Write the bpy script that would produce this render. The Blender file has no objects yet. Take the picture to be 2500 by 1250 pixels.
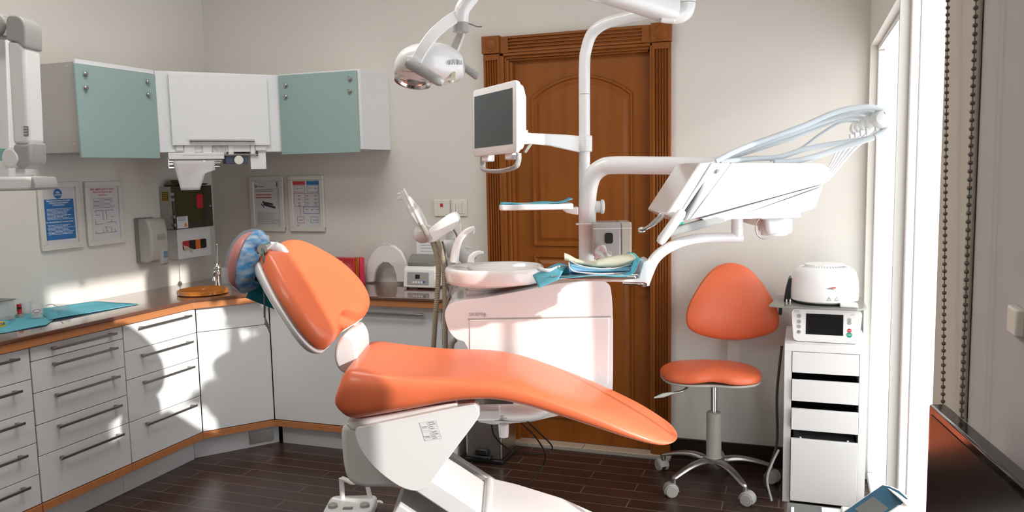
import bpy, bmesh, math, random
from mathutils import Vector as V, Matrix
random.seed(4)
PI = math.pi
R = math.radians
SC = bpy.context.scene
COL = SC.collection

# ------------------------------------------------------------------ camera, sky, sun, exposure
FPX = 1976.48
YAW, PITCH, ROLL = R(19.794), R(5.988), R(1.147)
EYE = V((0, 0, 1.45))
_f = V((-math.sin(YAW)*math.cos(PITCH), math.cos(YAW)*math.cos(PITCH), -math.sin(PITCH)))
_r = V((math.cos(YAW), math.sin(YAW), 0))
_d = _f.cross(_r)
RGT = _r*math.cos(ROLL) + _d*math.sin(ROLL)
DWN = -_r*math.sin(ROLL) + _d*math.cos(ROLL)
cd = bpy.data.cameras.new('camera')
cd.sensor_width = 36.0
cd.lens = 36.0*FPX/2500.0
cd.clip_start = 0.02
cam = bpy.data.objects.new('camera', cd)
COL.objects.link(cam)
m3 = Matrix((RGT, -DWN, -_f)).transposed()
cam.matrix_world = Matrix.Translation(EYE) @ m3.to_4x4()
SC.camera = cam

SC.view_settings.view_transform = 'Standard'
SC.view_settings.look = 'None'
SC.view_settings.gamma = 1.0
SC.view_settings.use_curve_mapping = False
SC.view_settings.exposure = 0.10

w = bpy.data.worlds.new('sky')
SC.world = w
w.use_nodes = True
bg = w.node_tree.nodes['Background']
bg.inputs['Color'].default_value = (0.93, 0.96, 1.0, 1)
bg.inputs['Strength'].default_value = 3.8

def lamp(name, kind, loc, direction, energy, color=(1, 1, 1), **kw):
    l = bpy.data.lights.new(name, kind)
    l.energy = energy
    l.color = color
    for k, v in kw.items():
        setattr(l, k, v)
    o = bpy.data.objects.new(name, l)
    o.location = loc
    o.rotation_euler = V(direction).to_track_quat('-Z', 'Y').to_euler()
    COL.objects.link(o)
    return o

SUN_DIR = V((-1.0, 0.27, -0.36)).normalized()
lamp('sun', 'SUN', (4, 1, 3), SUN_DIR, 4.0, (1.0, 0.955, 0.89), angle=R(1.0))
# daylight sampled through the window opening
pl = lamp('window_daylight', 'AREA', (0.46, 2.9, 0.99), (-1, 0, 0), 1.0, shape='RECTANGLE', size=2.15, size_y=1.9)
pl.data.cycles.is_portal = True
# fill lights added under the ceiling, no source seen, to brighten the room
for cx_, cy_ in ((-1.9, 0.4), (-1.9, 2.4)):
    lamp('fill_light', 'AREA', (cx_, cy_, 2.9), (0, 0, -1), 20.0, (1.0, 0.96, 0.9), shape='RECTANGLE', size=1.1, size_y=0.6)

# ------------------------------------------------------------------ points
EU = V((math.cos(YAW), math.sin(YAW), 0))      # along the dental chair, head to foot
EV = V((-math.sin(YAW), math.cos(YAW), 0))     # across the dental chair, away from the viewer

def ray(px, py):
    return _f + RGT*((px-1250)/FPX) + DWN*((py-625)/FPX)

def P(px, py, v):
    """point of the plane that lies v metres along EV"""
    d = ray(px, py)
    return EYE + d*(v/d.dot(EV))

def PW(px, py, x=None, y=None, z=None):
    d = ray(px, py)
    if x is not None: t = (x-EYE.x)/d.x
    elif y is not None: t = (y-EYE.y)/d.y
    else: t = (z-EYE.z)/d.z
    return EYE + d*t

def lerp(a, b, t):
    return a*(1-t) + b*t

def spline(pts, n=6):
    pts = [V(p) for p in pts]
    q = [pts[0]*2-pts[1]] + pts + [pts[-1]*2-pts[-2]]
    out = []
    for i in range(1, len(q)-2):
        a, b, c, d = q[i-1], q[i], q[i+1], q[i+2]
        for k in range(n):
            t = k/n
            out.append(0.5*((2*b) + (c-a)*t + (2*a-5*b+4*c-d)*t*t + (3*b-a-3*c+d)*t**3))
    out.append(pts[-1])
    return out

# ------------------------------------------------------------------ materials
MATS = {}
def mat(name, col, rough=0.5, metal=0.0, coat=0.0, trans=0.0, alpha=1.0, sub=0.0, bump=0.0, bscale=200.0, spec=0.5, ior=1.45, emit=None, estr=0.0, var=0.0):
    if name in MATS: return MATS[name]
    m = bpy.data.materials.new(name)
    m.use_nodes = True
    nt = m.node_tree
    b = nt.nodes['Principled BSDF']
    c = (col[0], col[1], col[2], 1)
    b.inputs['Base Color'].default_value = c
    b.inputs['Roughness'].default_value = rough
    b.inputs['Metallic'].default_value = metal
    b.inputs['Coat Weight'].default_value = coat
    b.inputs['Coat Roughness'].default_value = 0.08
    b.inputs['Transmission Weight'].default_value = trans
    b.inputs['Alpha'].default_value = alpha
    b.inputs['IOR'].default_value = ior
    b.inputs['Specular IOR Level'].default_value = spec
    if sub:
        b.inputs['Subsurface Weight'].default_value = sub
        b.inputs['Subsurface Radius'].default_value = (0.01, 0.006, 0.004)
    if emit:
        b.inputs['Emission Color'].default_value = (*emit, 1)
        b.inputs['Emission Strength'].default_value = estr
    tc = None
    if bump or var:
        tc = nt.nodes.new('ShaderNodeTexCoord')
        ns = nt.nodes.new('ShaderNodeTexNoise')
        ns.inputs['Scale'].default_value = bscale
        ns.inputs['Detail'].default_value = 3
        nt.links.new(tc.outputs['Object'], ns.inputs['Vector'])
        if bump:
            bp = nt.nodes.new('ShaderNodeBump')
            bp.inputs['Strength'].default_value = bump
            bp.inputs['Distance'].default_value = 0.002
            nt.links.new(ns.outputs['Fac'], bp.inputs['Height'])
            nt.links.new(bp.outputs['Normal'], b.inputs['Normal'])
        if var:
            mx = nt.nodes.new('ShaderNodeMix')
            mx.data_type = 'RGBA'
            mx.inputs[6].default_value = (col[0]*(1-var), col[1]*(1-var), col[2]*(1-var), 1)
            mx.inputs[7].default_value = (min(1, col[0]*(1+var)), min(1, col[1]*(1+var)), min(1, col[2]*(1+var)), 1)
            nt.links.new(ns.outputs['Fac'], mx.inputs[0])
            nt.links.new(mx.outputs[2], b.inputs['Base Color'])
    MATS[name] = m
    return m

def wood_mat(name, c1, c2, axis='Z', rough=0.4, scale=9.0):
    m = mat(name, c1, rough, spec=0.3)
    nt = m.node_tree
    b = nt.nodes['Principled BSDF']
    tc = nt.nodes.new('ShaderNodeTexCoord')
    mp = nt.nodes.new('ShaderNodeMapping')
    s = [scale*1.6]*3
    s['XYZ'.index(axis)] = scale*0.12
    mp.inputs['Scale'].default_value = s
    ns = nt.nodes.new('ShaderNodeTexNoise')
    ns.inputs['Scale'].default_value = 1.6
    ns.inputs['Detail'].default_value = 6
    ns.inputs['Roughness'].default_value = 0.62
    cr = nt.nodes.new('ShaderNodeValToRGB')
    cr.color_ramp.elements[0].position = 0.3
    cr.color_ramp.elements[0].color = (*c1, 1)
    cr.color_ramp.elements[1].position = 0.72
    cr.color_ramp.elements[1].color = (*c2, 1)
    nt.links.new(tc.outputs['Object'], mp.inputs['Vector'])
    nt.links.new(mp.outputs['Vector'], ns.inputs['Vector'])
    nt.links.new(ns.outputs['Fac'], cr.inputs['Fac'])
    nt.links.new(cr.outputs['Color'], b.inputs['Base Color'])
    return m

def floor_mat():
    m = mat('dark_plank_floor', (0.03, 0.015, 0.01), 0.3)
    nt = m.node_tree
    b = nt.nodes['Principled BSDF']
    tc = nt.nodes.new('ShaderNodeTexCoord')
    br = nt.nodes.new('ShaderNodeTexBrick')
    br.offset = 0.37
    br.inputs['Color1'].default_value = (0.050, 0.026, 0.019, 1)
    br.inputs['Color2'].default_value = (0.074, 0.037, 0.027, 1)
    br.inputs['Mortar'].default_value = (0.20, 0.145, 0.115, 1)
    br.inputs['Scale'].default_value = 1.0
    br.inputs['Brick Width'].default_value = 0.62
    br.inputs['Row Height'].default_value = 0.092
    br.inputs['Mortar Size'].default_value = 0.0028
    ns = nt.nodes.new('ShaderNodeTexNoise')
    mp = nt.nodes.new('ShaderNodeMapping')
    mp.inputs['Scale'].default_value = (3, 45, 1)
    ns.inputs['Scale'].default_value = 1.5
    ns.inputs['Detail'].default_value = 5
    mx = nt.nodes.new('ShaderNodeMix')
    mx.data_type = 'RGBA'
    mx.blend_type = 'MULTIPLY'
    mx.inputs[0].default_value = 0.55
    nt.links.new(tc.outputs['Object'], br.inputs['Vector'])
    nt.links.new(tc.outputs['Object'], mp.inputs['Vector'])
    nt.links.new(mp.outputs['Vector'], ns.inputs['Vector'])
    nt.links.new(br.outputs['Color'], mx.inputs[6])
    nt.links.new(ns.outputs['Color'], mx.inputs[7])
    nt.links.new(mx.outputs[2], b.inputs['Base Color'])
    bp = nt.nodes.new('ShaderNodeBump')
    bp.inputs['Strength'].default_value = 0.25
    bp.inputs['Distance'].default_value = 0.002
    nt.links.new(br.outputs['Fac'], bp.inputs['Height'])
    bp.invert = True
    nt.links.new(bp.outputs['Normal'], b.inputs['Normal'])
    return m

def sheet_mat(name, col, transl=0.5, transp=0.0, rough=0.6):
    """thin translucent sheet: paper, glove rubber, woven cover"""
    m = bpy.data.materials.new(name)
    m.use_nodes = True
    nt = m.node_tree
    nt.nodes.remove(nt.nodes['Principled BSDF'])
    out = nt.nodes['Material Output']
    d = nt.nodes.new('ShaderNodeBsdfDiffuse')
    t = nt.nodes.new('ShaderNodeBsdfTranslucent')
    d.inputs['Color'].default_value = (*col, 1)
    t.inputs['Color'].default_value = (*col, 1)
    mx = nt.nodes.new('ShaderNodeMixShader')
    mx.inputs[0].default_value = transl
    nt.links.new(d.outputs[0], mx.inputs[1])
    nt.links.new(t.outputs[0], mx.inputs[2])
    last = mx
    if transp:
        tp = nt.nodes.new('ShaderNodeBsdfTransparent')
        m2 = nt.nodes.new('ShaderNodeMixShader')
        m2.inputs[0].default_value = transp
        nt.links.new(mx.outputs[0], m2.inputs[1])
        nt.links.new(tp.outputs[0], m2.inputs[2])
        last = m2
    nt.links.new(last.outputs[0], out.inputs['Surface'])
    MATS[name] = m
    return m

M_WALL = mat('wall_paint', (0.74, 0.715, 0.67), 0.85, bump=0.15, bscale=90)
M_CEIL = mat('ceiling_paint', (0.86, 0.85, 0.83), 0.9)
M_FLOOR = floor_mat()
M_LAM = mat('white_laminate', (0.80, 0.82, 0.84), 0.32)
M_CARC = mat('carcass_white', (0.72, 0.71, 0.70), 0.5)
M_GREYSIDE = mat('speckled_grey_laminate', (0.50, 0.48, 0.48), 0.5, var=0.06, bscale=400)
M_DARKGAP = mat('dark_gap', (0.03, 0.03, 0.03), 0.7)
M_TEAL = mat('frosted_teal_glass', (0.31, 0.44, 0.43), 0.22, coat=0.3)
M_WHITE = mat('glossy_white_plastic', (0.86, 0.86, 0.86), 0.22, coat=0.35)
M_WHITE2 = mat('satin_white_plastic', (0.80, 0.80, 0.80), 0.4)
M_ENAMEL = mat('white_enamel', (0.88, 0.87, 0.86), 0.12, coat=0.5)
M_GREYP = mat('light_grey_plastic', (0.38, 0.38, 0.37), 0.38)
M_GREYD = mat('mid_grey_plastic', (0.25, 0.25, 0.25), 0.4)
M_OLIVE = mat('warm_grey_plastic', (0.42, 0.41, 0.37), 0.42)
M_ORANGE = mat('orange_leatherette', (0.76, 0.17, 0.07), 0.36, coat=0.12, bump=0.05, bscale=260)
M_ORANGE2 = mat('orange_leatherette_stool', (0.74, 0.15, 0.06), 0.38, coat=0.08, bump=0.05, bscale=260)
M_WOODD = wood_mat('door_wood', (0.22, 0.062, 0.008), (0.30, 0.094, 0.014), scale=6.0)
M_WOODH = wood_mat('door_wood_across', (0.22, 0.062, 0.008), (0.30, 0.094, 0.014), axis='X', scale=6.0)
M_EDGE = mat('orange_wood_edge', (0.55, 0.22, 0.085), 0.35, var=0.08, bscale=30)
M_COUNTER = mat('brown_gloss_stone', (0.15, 0.065, 0.04), 0.07, coat=0.6)
M_SINK = mat('orange_sink_enamel', (0.50, 0.17, 0.03), 0.12, coat=0.5)
M_CHROME = mat('chrome', (0.78, 0.78, 0.78), 0.12, metal=1)
M_STEEL = mat('brushed_steel', (0.48, 0.47, 0.45), 0.3, metal=1)
M_ALU = mat('polished_aluminium', (0.42, 0.41, 0.40), 0.30, metal=1)
M_HANDLE = mat('nickel_handle', (0.34, 0.33, 0.30), 0.28, metal=1)
M_BLACK = mat('black_plastic', (0.015, 0.015, 0.016), 0.35)
M_BGLOSS = mat('black_gloss', (0.006, 0.006, 0.007), 0.06, coat=0.4)
M_SCREEN = mat('grey_screen', (0.085, 0.105, 0.105), 0.35)
M_BASE = mat('dark_baseboard', (0.022, 0.012, 0.010), 0.35)
M_TILE = mat('beige_threshold_tile', (0.55, 0.45, 0.33), 0.35, var=0.08, bscale=12)
M_GROUT = mat('speckled_grout', (0.34, 0.33, 0.28), 0.8, var=0.4, bscale=160)
M_BLUEP = sheet_mat('blue_paper', (0.22, 0.62, 0.74), 0.35)
M_TEALP = sheet_mat('teal_bib_paper', (0.03, 0.26, 0.33), 0.2)
M_MASKB = sheet_mat('mask_blue', (0.30, 0.62, 0.85), 0.3)
M_GLOVE = sheet_mat('latex_glove', (0.86, 0.83, 0.68), 0.4)
M_TISSUE = sheet_mat('tissue_paper', (0.88, 0.86, 0.86), 0.4)
M_COVER = sheet_mat('blue_mesh_cover', (0.13, 0.47, 0.80), 0.3, 0.2)
M_PADVEIL = sheet_mat('pale_mesh_cover', (0.35, 0.50, 0.66), 0.3, 0.72)
def crinkle(m, c1, c2, sc=(60, 14, 60)):
    nt = m.node_tree
    tc = nt.nodes.new('ShaderNodeTexCoord'); mp = nt.nodes.new('ShaderNodeMapping'); mp.inputs['Scale'].default_value = sc
    ns = nt.nodes.new('ShaderNodeTexNoise'); ns.inputs['Scale'].default_value = 1.0; ns.inputs['Detail'].default_value = 4
    cr = nt.nodes.new('ShaderNodeValToRGB')
    cr.color_ramp.elements[0].position = 0.38; cr.color_ramp.elements[0].color = (*c1, 1)
    cr.color_ramp.elements[1].position = 0.66; cr.color_ramp.elements[1].color = (*c2, 1)
    nt.links.new(tc.outputs['Object'], mp.inputs['Vector']); nt.links.new(mp.outputs['Vector'], ns.inputs['Vector'])
    nt.links.new(ns.outputs['Fac'], cr.inputs['Fac'])
    for n in nt.nodes:
        if n.bl_idname in ('ShaderNodeBsdfDiffuse', 'ShaderNodeBsdfTranslucent'): nt.links.new(cr.outputs['Color'], n.inputs['Color'])
crinkle(M_COVER, (0.10, 0.40, 0.78), (0.62, 0.76, 0.86))
M_COVERW = M_PADVEIL
M_CLEARW = sheet_mat('clear_sleeve', (0.86, 0.86, 0.86), 0.4, 0.35)
M_HOSE = mat('beige_corrugated_hose', (0.36, 0.33, 0.24), 0.5)
M_BHOSE = mat('blue_grey_hose', (0.50, 0.55, 0.59), 0.35)
M_RED = mat('red_pack', (0.55, 0.02, 0.03), 0.25, coat=0.3)
M_REDT = mat('red_print', (0.55, 0.06, 0.06), 0.5)
M_BLUET = mat('blue_print', (0.03, 0.17, 0.45), 0.5)
M_BLACKT = mat('black_print', (0.05, 0.05, 0.06), 0.5)
M_GREYT = mat('grey_print', (0.22, 0.22, 0.24), 0.5)
M_WPRINT = mat('white_print', (0.75, 0.78, 0.82), 0.5)
M_PAPER = mat('poster_paper', (0.66, 0.66, 0.68), 0.5)
M_FRAMEW = mat('cream_frame', (0.70, 0.68, 0.63), 0.4)
M_SWITCH = mat('ivory_plastic', (0.80, 0.78, 0.71), 0.35)
M_SMOKE = mat('smoked_glass', (0.045, 0.04, 0.022), 0.08, coat=0.5)
M_OLIVEG = mat('olive_film', (0.055, 0.050, 0.012), 0.2)
M_YELLOW = mat('yellow_card', (0.75, 0.45, 0.03), 0.4)
M_ORNG = mat('orange_label', (0.85, 0.18, 0.02), 0.4)
M_NAVY = mat('navy_plastic', (0.06, 0.08, 0.14), 0.4)
M_GREEN = mat('green_plastic', (0.01, 0.33, 0.19), 0.35)
M_DBLUE = mat('device_blue', (0.015, 0.075, 0.12), 0.3)
M_LCD = mat('lcd_grey', (0.11, 0.11, 0.105), 0.25)
M_BEAD = mat('bead_metal', (0.16, 0.14, 0.12), 0.4, metal=0.6)
M_CREAM = mat('cream_fabric', (0.58, 0.54, 0.47), 0.8)
M_GREYW = mat('grey_wall_paint', (0.52, 0.50, 0.49), 0.85)
M_WFRAME = mat('white_window_frame', (0.85, 0.85, 0.84), 0.35)
M_GLASSC = mat('clear_plastic', (0.80, 0.83, 0.84), 0.08, alpha=0.28)
M_TRAYG = mat('grey_glass_tray', (0.32, 0.32, 0.29), 0.12, alpha=0.8)

def window_glass():
    m = bpy.data.materials.new('window_glass')
    m.use_nodes = True
    nt = m.node_tree
    nt.nodes.remove(nt.nodes['Principled BSDF'])
    t = nt.nodes.new('ShaderNodeBsdfTransparent')
    g = nt.nodes.new('ShaderNodeBsdfGlossy')
    g.inputs['Roughness'].default_value = 0.02
    mx = nt.nodes.new('ShaderNodeMixShader')
    mx.inputs[0].default_value = 0.04
    nt.links.new(t.outputs[0], mx.inputs[1])
    nt.links.new(g.outputs[0], mx.inputs[2])
    nt.links.new(mx.outputs[0], nt.nodes['Material Output'].inputs['Surface'])
    return m
M_WGLASS = window_glass()
M_FROST = sheet_mat('frosted_window_film', (0.9, 0.9, 0.88), 0.6, 0.35)

# ------------------------------------------------------------------ mesh builder
class MB:
    def __init__(self):
        self.v, self.f = [], []
    def add(self, vs, fs):
        k = len(self.v)
        self.v += [V(p) for p in vs]
        self.f += [[i+k for i in f] for f in fs]
        return self
    def box(self, x0, x1, y0, y1, z0, z1):
        return self.obox((x0, y0, z0), (x1-x0, 0, 0), (0, y1-y0, 0), (0, 0, z1-z0))
    def obox(self, o, a, b, c):
        o, a, b, c = V(o), V(a), V(b), V(c)
        vs = [o, o+a, o+a+b, o+b, o+c, o+a+c, o+a+b+c, o+b+c]
        fs = [[0, 3, 2, 1], [4, 5, 6, 7], [0, 1, 5, 4], [1, 2, 6, 5], [2, 3, 7, 6], [3, 0, 4, 7]]
        if a.cross(b).dot(c) < 0: fs = [f[::-1] for f in fs]
        return self.add(vs, fs)
    def prism(self, poly, vec):
        poly = [V(p) for p in poly]; vec = V(vec); n = len(poly)
        nn = V((0, 0, 0))
        for i in range(n): nn += poly[i].cross(poly[(i+1) % n])
        fs = [list(range(n))[::-1], [i+n for i in range(n)]] + [[i, (i+1) % n, (i+1) % n+n, i+n] for i in range(n)]
        if nn.dot(vec) < 0: fs = [f[::-1] for f in fs]
        return self.add(poly+[p+vec for p in poly], fs)
    def loft(self, rings, cap=True, closed=True):
        n = len(rings[0]); vs = [p for r in rings for p in r]; fs = []
        m = n if closed else n-1
        for i in range(len(rings)-1):
            for j in range(m):
                a = i*n+j; b = i*n+(j+1) % n
                fs.append([a, b, b+n, a+n])
        if cap and closed:
            fs.append(list(range(n))[::-1]); fs.append([(len(rings)-1)*n+j for j in range(n)])
        return self.add(vs, fs)
    def tube(self, pts, r, n=12, flat=1.0, up=None):
        pts = [V(p) for p in pts]
        rs = r if isinstance(r, (list, tuple)) else [r]*len(pts)
        if len(rs) != len(pts):
            rs = [rs[0] + (rs[-1]-rs[0])*i/(len(pts)-1) for i in range(len(pts))]
        t0 = (pts[1]-pts[0]).normalized()
        ref = V(up) if up is not None else (V((0, 0, 1)) if abs(t0.z) < 0.9 else V((1, 0, 0)))
        a = (ref - t0*ref.dot(t0)).normalized()
        rings = []
        for i, p in enumerate(pts):
            if i == 0: t = pts[1]-pts[0]
            elif i == len(pts)-1: t = pts[-1]-pts[-2]
            else: t = (pts[i+1]-pts[i]).normalized() + (pts[i]-pts[i-1]).normalized()
            t.normalize()
            a = (a - t*a.dot(t)).normalized()
            b = t.cross(a)
            rings.append([p + (a*math.cos(2*PI*k/n) + b*math.sin(2*PI*k/n)*flat)*rs[i] for k in range(n)])
        return self.loft(rings)
    def lathe(self, prof, base, axis=(0, 0, 1), n=32, sx=1.0, sy=1.0, ref=None):
        base, ax = V(base), V(axis).normalized()
        rf = V(ref) if ref is not None else (V((1, 0, 0)) if abs(ax.x) < 0.9 else V((0, 1, 0)))
        a = (rf - ax*rf.dot(ax)).normalized(); b = ax.cross(a)
        rings = [[base + ax*h + (a*math.cos(2*PI*k/n)*sx + b*math.sin(2*PI*k/n)*sy)*max(r, 1e-5) for k in range(n)] for r, h in prof]
        return self.loft(rings)
    def cyl(self, p0, p1, r, n=20, r2=None):
        p0, p1 = V(p0), V(p1)
        return self.lathe([(r, 0), (r if r2 is None else r2, (p1-p0).length)], p0, p1-p0, n)
    def ball(self, c, r, n=20, axis=(0, 0, 1), st=1.0):
        m = n//2
        return self.lathe([(r*math.sin(PI*i/m), -r*st*math.cos(PI*i/m)) for i in range(m+1)], c, axis, n)
    def build(self, name, material, parent=None, bevel=0.0, seg=2, smooth=True, sub=0, ang=35, solid=0.0, label=None):
        me = bpy.data.meshes.new(name)
        inv = Matrix.Identity(4)
        if parent is not None:
            pr = parent
            while pr.parent is not None: pr = pr.parent
            inv = Matrix.LocRotScale(pr.location, pr.rotation_euler, None).inverted()
        me.from_pydata([inv @ p for p in self.v], [], self.f)
        me.validate()
        bm = bmesh.new(); bm.from_mesh(me)
        bmesh.ops.remove_doubles(bm, verts=bm.verts, dist=1e-6)
        bmesh.ops.recalc_face_normals(bm, faces=bm.faces)
        bm.to_mesh(me); bm.free()
        me.materials.append(material)
        if smooth:
            me.polygons.foreach_set('use_smooth', [True]*len(me.polygons))
            if not sub: me.set_sharp_from_angle(angle=R(ang))
        o = bpy.data.objects.new(name, me)
        if parent is None:
            # put the origin at the base of the thing
            lo = V((sum(c)/len(me.vertices) for c in zip(*[v.co for v in me.vertices])))
            lo.z = min(v.co.z for v in me.vertices)
            me.transform(Matrix.Translation(-lo)); o.location = lo
        COL.objects.link(o)
        if parent is not None: o.parent = parent
        if solid:
            md = o.modifiers.new('thickness', 'SOLIDIFY'); md.thickness = solid; md.offset = 0
        if sub:
            md = o.modifiers.new('smooth', 'SUBSURF'); md.levels = sub; md.render_levels = sub
        if bevel:
            md = o.modifiers.new('bevel', 'BEVEL'); md.width = bevel; md.segments = seg
            md.limit_method = 'ANGLE'; md.angle_limit = R(30); md.harden_normals = False
        if label: o['label'] = label
        return o

def thing(name, label, cat, loc, group=None, rz=0.0):
    o = bpy.data.objects.new(name, None)
    o.empty_display_size = 0.05
    o.location = loc; o.rotation_euler = (0, 0, rz)
    COL.objects.link(o)
    return tag(o, label, cat, group)

def tag(o, label, cat, group=None, kind=None):
    o['label'] = label; o['category'] = cat
    if group: o['group'] = group
    if kind: o['kind'] = kind
    return o

def struct(o, label=None, cat=None):
    o['kind'] = 'structure'
    if label: o['label'] = label
    if cat: o['category'] = cat
    return o

def txt(s, size, o, ex, ey, material, parent, name='lettering', align='LEFT', ext=0.0003, bold=0.0, squash=1.0):
    """raised lettering lying in the plane ex, ey at o, turned into a mesh"""
    c = bpy.data.curves.new(name, 'FONT')
    c.body = s; c.size = size; c.extrude = ext; c.align_x = align; c.offset = bold
    c.resolution_u = 2
    tmp = bpy.data.objects.new('type', c)
    me = bpy.data.meshes.new_from_object(tmp)
    bpy.data.objects.remove(tmp); bpy.data.curves.remove(c)
    me.name = name
    me.materials.clear(); me.materials.append(material)
    ex, ey = V(ex).normalized(), V(ey).normalized()
    ez = ex.cross(ey)
    m = Matrix((ex*squash, ey, ez)).transposed().to_4x4()
    m.translation = V(o)
    pr = parent
    while pr.parent is not None: pr = pr.parent
    me.transform(Matrix.LocRotScale(pr.location, pr.rotation_euler, None).inverted() @ m)
    ob = bpy.data.objects.new(name, me)
    COL.objects.link(ob)
    ob.parent = parent
    return ob

def pillow(outline, o, ex, ey, ez, t_top, t_bot, rim=0.35, dish=0.0, bend=None, rings=(1.0, 0.985, 0.95, 0.88, 0.76, 0.58, 0.36, 0.14), power=2.6):
    """cushion: outline in (a, b); bulges t_top along ez and t_bot against it"""
    o, ex, ey, ez = V(o), V(ex), V(ey), V(ez)
    n = len(outline)
    ca = sum(p[0] for p in outline)/n; cb = sum(p[1] for p in outline)/n
    def ring(s, side):
        k = (max(0.0, 1-s**power))**(1/power) if s < 1 else 0.0
        out = []
        for a, b in outline:
            x, y = ca+(a-ca)*s, cb+(b-cb)*s
            h = (t_top*k if side > 0 else -t_bot*k)
            if side > 0 and dish: h -= dish*(1-s)**1.2 if s < 1 else 0
            if bend: h += bend(x, y)
            out.append(o+ex*x+ey*y+ez*h)
        return out
    rs = [ring(s, -1) for s in reversed(rings)] + [ring(s, 1) for s in rings[1:]]
    m = MB()
    m.loft(rs)
    return m

def rrect(a0, a1, b0, b1, r, n=5):
    pts = []
    for cx, cy, s in ((a1-r, b1-r, 0), (a0+r, b1-r, 90), (a0+r, b0+r, 180), (a1-r, b0+r, 270)):
        for i in range(n+1):
            t = R(s+90*i/n)
            pts.append((cx+r*math.cos(t), cy+r*math.sin(t)))
    return pts

def smooth_loop(pts, n=4):
    """closed Catmull-Rom through 2-D points"""
    out = []; k = len(pts)
    for i in range(k):
        a, b, c, d = [V((*pts[(i+j-1) % k], 0)) for j in range(4)]
        for q in range(n):
            t = q/n
            p = 0.5*((2*b)+(c-a)*t+(2*a-5*b+4*c-d)*t*t+(3*b-a-3*c+d)*t**3)
            out.append((p.x, p.y))
    return out


# ================================================================== ROOM
XL, XR, YB, YF, ZC = -3.35, 0.27, 4.0, -1.6, 2.95
m = MB().box(XL-0.15, XR+0.6, YF-0.15, YB+0.15, -0.12, 0); struct(m.build('floor', M_FLOOR, smooth=False))
m = MB().box(XL-0.15, XR+0.15, YF-0.15, YB+0.15, ZC, ZC+0.12); struct(m.build('ceiling', M_CEIL, smooth=False))
m = MB().box(XL-0.15, XL, YF, YB+0.15, 0, ZC); struct(m.build('wall_left', M_WALL, smooth=False))
m = MB().box(XL, XR+0.15, YF-0.15, YF, 0, ZC); struct(m.build('wall_front', M_WALL, smooth=False))
DX0, DX1, DZ = -1.44, -0.70, 2.035
m = MB()
m.box(XL, DX0, YB, YB+0.15, 0, ZC); m.box(DX1, XR+0.15, YB, YB+0.15, 0, ZC); m.box(DX0, DX1, YB, YB+0.15, DZ, ZC)
struct(m.build('wall_back', M_WALL, smooth=False))
# right wall with two tall windows: a clear one and, beyond a post, a lower one with a sheer film
WY0, WYM0, WYM1, WY1, WZ, WZ2 = 1.80, 2.778, 2.798, 3.95, 2.29, 1.965
m = MB()
m.box(XR, XR+0.15, WY0, WYM0, WZ, ZC); m.box(XR, XR+0.15, WYM1, WY1, WZ2, ZC); m.box(XR, XR+0.15, WY1, YB, 0, ZC); m.box(XR, XR+0.15, WYM0, WYM1, 0, ZC)
struct(m.build('wall_right', M_WALL, smooth=False))
m = MB().box(XR, XR+0.15, YF, WY0, 0, ZC)
struct(m.build('wall_right', M_GREYW, smooth=False))
def window(name, label, y0, y1, zt, glass, mull=None):
    wn = struct(thing(name, label, 'window', (XR+0.05, (y0+y1)/2, 0)))
    m = MB(); fw = 0.022
    m.box(XR+0.03, XR+0.09, y0, y1, zt-fw, zt); m.box(XR+0.03, XR+0.09, y0, y1, 0, 0.04)
    m.box(XR+0.03, XR+0.09, y0, y0+fw, 0.04, zt-fw); m.box(XR+0.03, XR+0.09, y1-fw, y1, 0.04, zt-fw)
    if mull: m.box(XR+0.03, XR+0.09, mull, mull+0.018, 0.04, zt-fw)
    m.build('window_frame', M_WFRAME, wn, bevel=0.004)
    MB().box(XR+0.055, XR+0.061, y0+fw, y1-fw, 0.04, zt-fw).build('pane', glass, wn, smooth=False)
window('window_1', 'tall clear blown-out window between the cream blind and the white post', WY0, WYM0, WZ, M_WGLASS, 2.545)
window('window_2', 'bright window with sheer film right behind the drawer tower', WYM1, WY1, WZ2, M_FROST)
# baseboard of the back wall (right of the door)
m = MB().box(-0.605, XR, YB-0.014, YB, 0, 0.10); struct(m.build('baseboard_back', M_BASE, bevel=0.002))
# threshold tiles
m = MB(); m.box(-1.50, -1.06, 3.955, 4.05, 0, 0.012); m.box(-1.056, -0.60, 3.955, 4.05, 0, 0.012)
struct(m.build('trim_3', M_TILE, bevel=0.002)); m = MB().box(-1.50, -0.60, 3.93, 3.955, 0, 0.009); struct(m.build('trim_4', M_GROUT, smooth=False))

# door casing: fluted pilasters, corner blocks with a ring, head with flutes
def flutes_box(mb, o, a, b, c, n, m0, gap, depth, end):
    """board (o,a,b) with n grooves running along b, cut into its front at c"""
    o, a, b, c = V(o), V(a), V(b), V(c)
    L, W = b.length, a.length
    an, bn, cn = a.normalized(), b.normalized(), c.normalized()
    # solid ends
    mb.obox(o, a, bn*end, c); mb.obox(o+bn*(L-end), a, bn*end, c)
    x = 0.0
    step = (W-2*m0)/n
    prof = [(0, 0)]
    for k in range(n):
        s = m0+step*k+(step-gap)/2
        prof += [(s, 0), (s+gap*0.2, -depth), (s+gap*0.8, -depth), (s+gap, 0)]
    prof += [(W, 0), (W, -c.length), (0, -c.length)]
    poly = [o+c+an*p[0]+cn*p[1]+bn*end for p in prof]
    mb.prism(poly, bn*(L-2*end))
CY = YB-0.034
cas = struct(thing('trim_1', 'carved orange-brown wooden casing around the door', 'door casing', (-1.085, CY, 0)))
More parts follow.
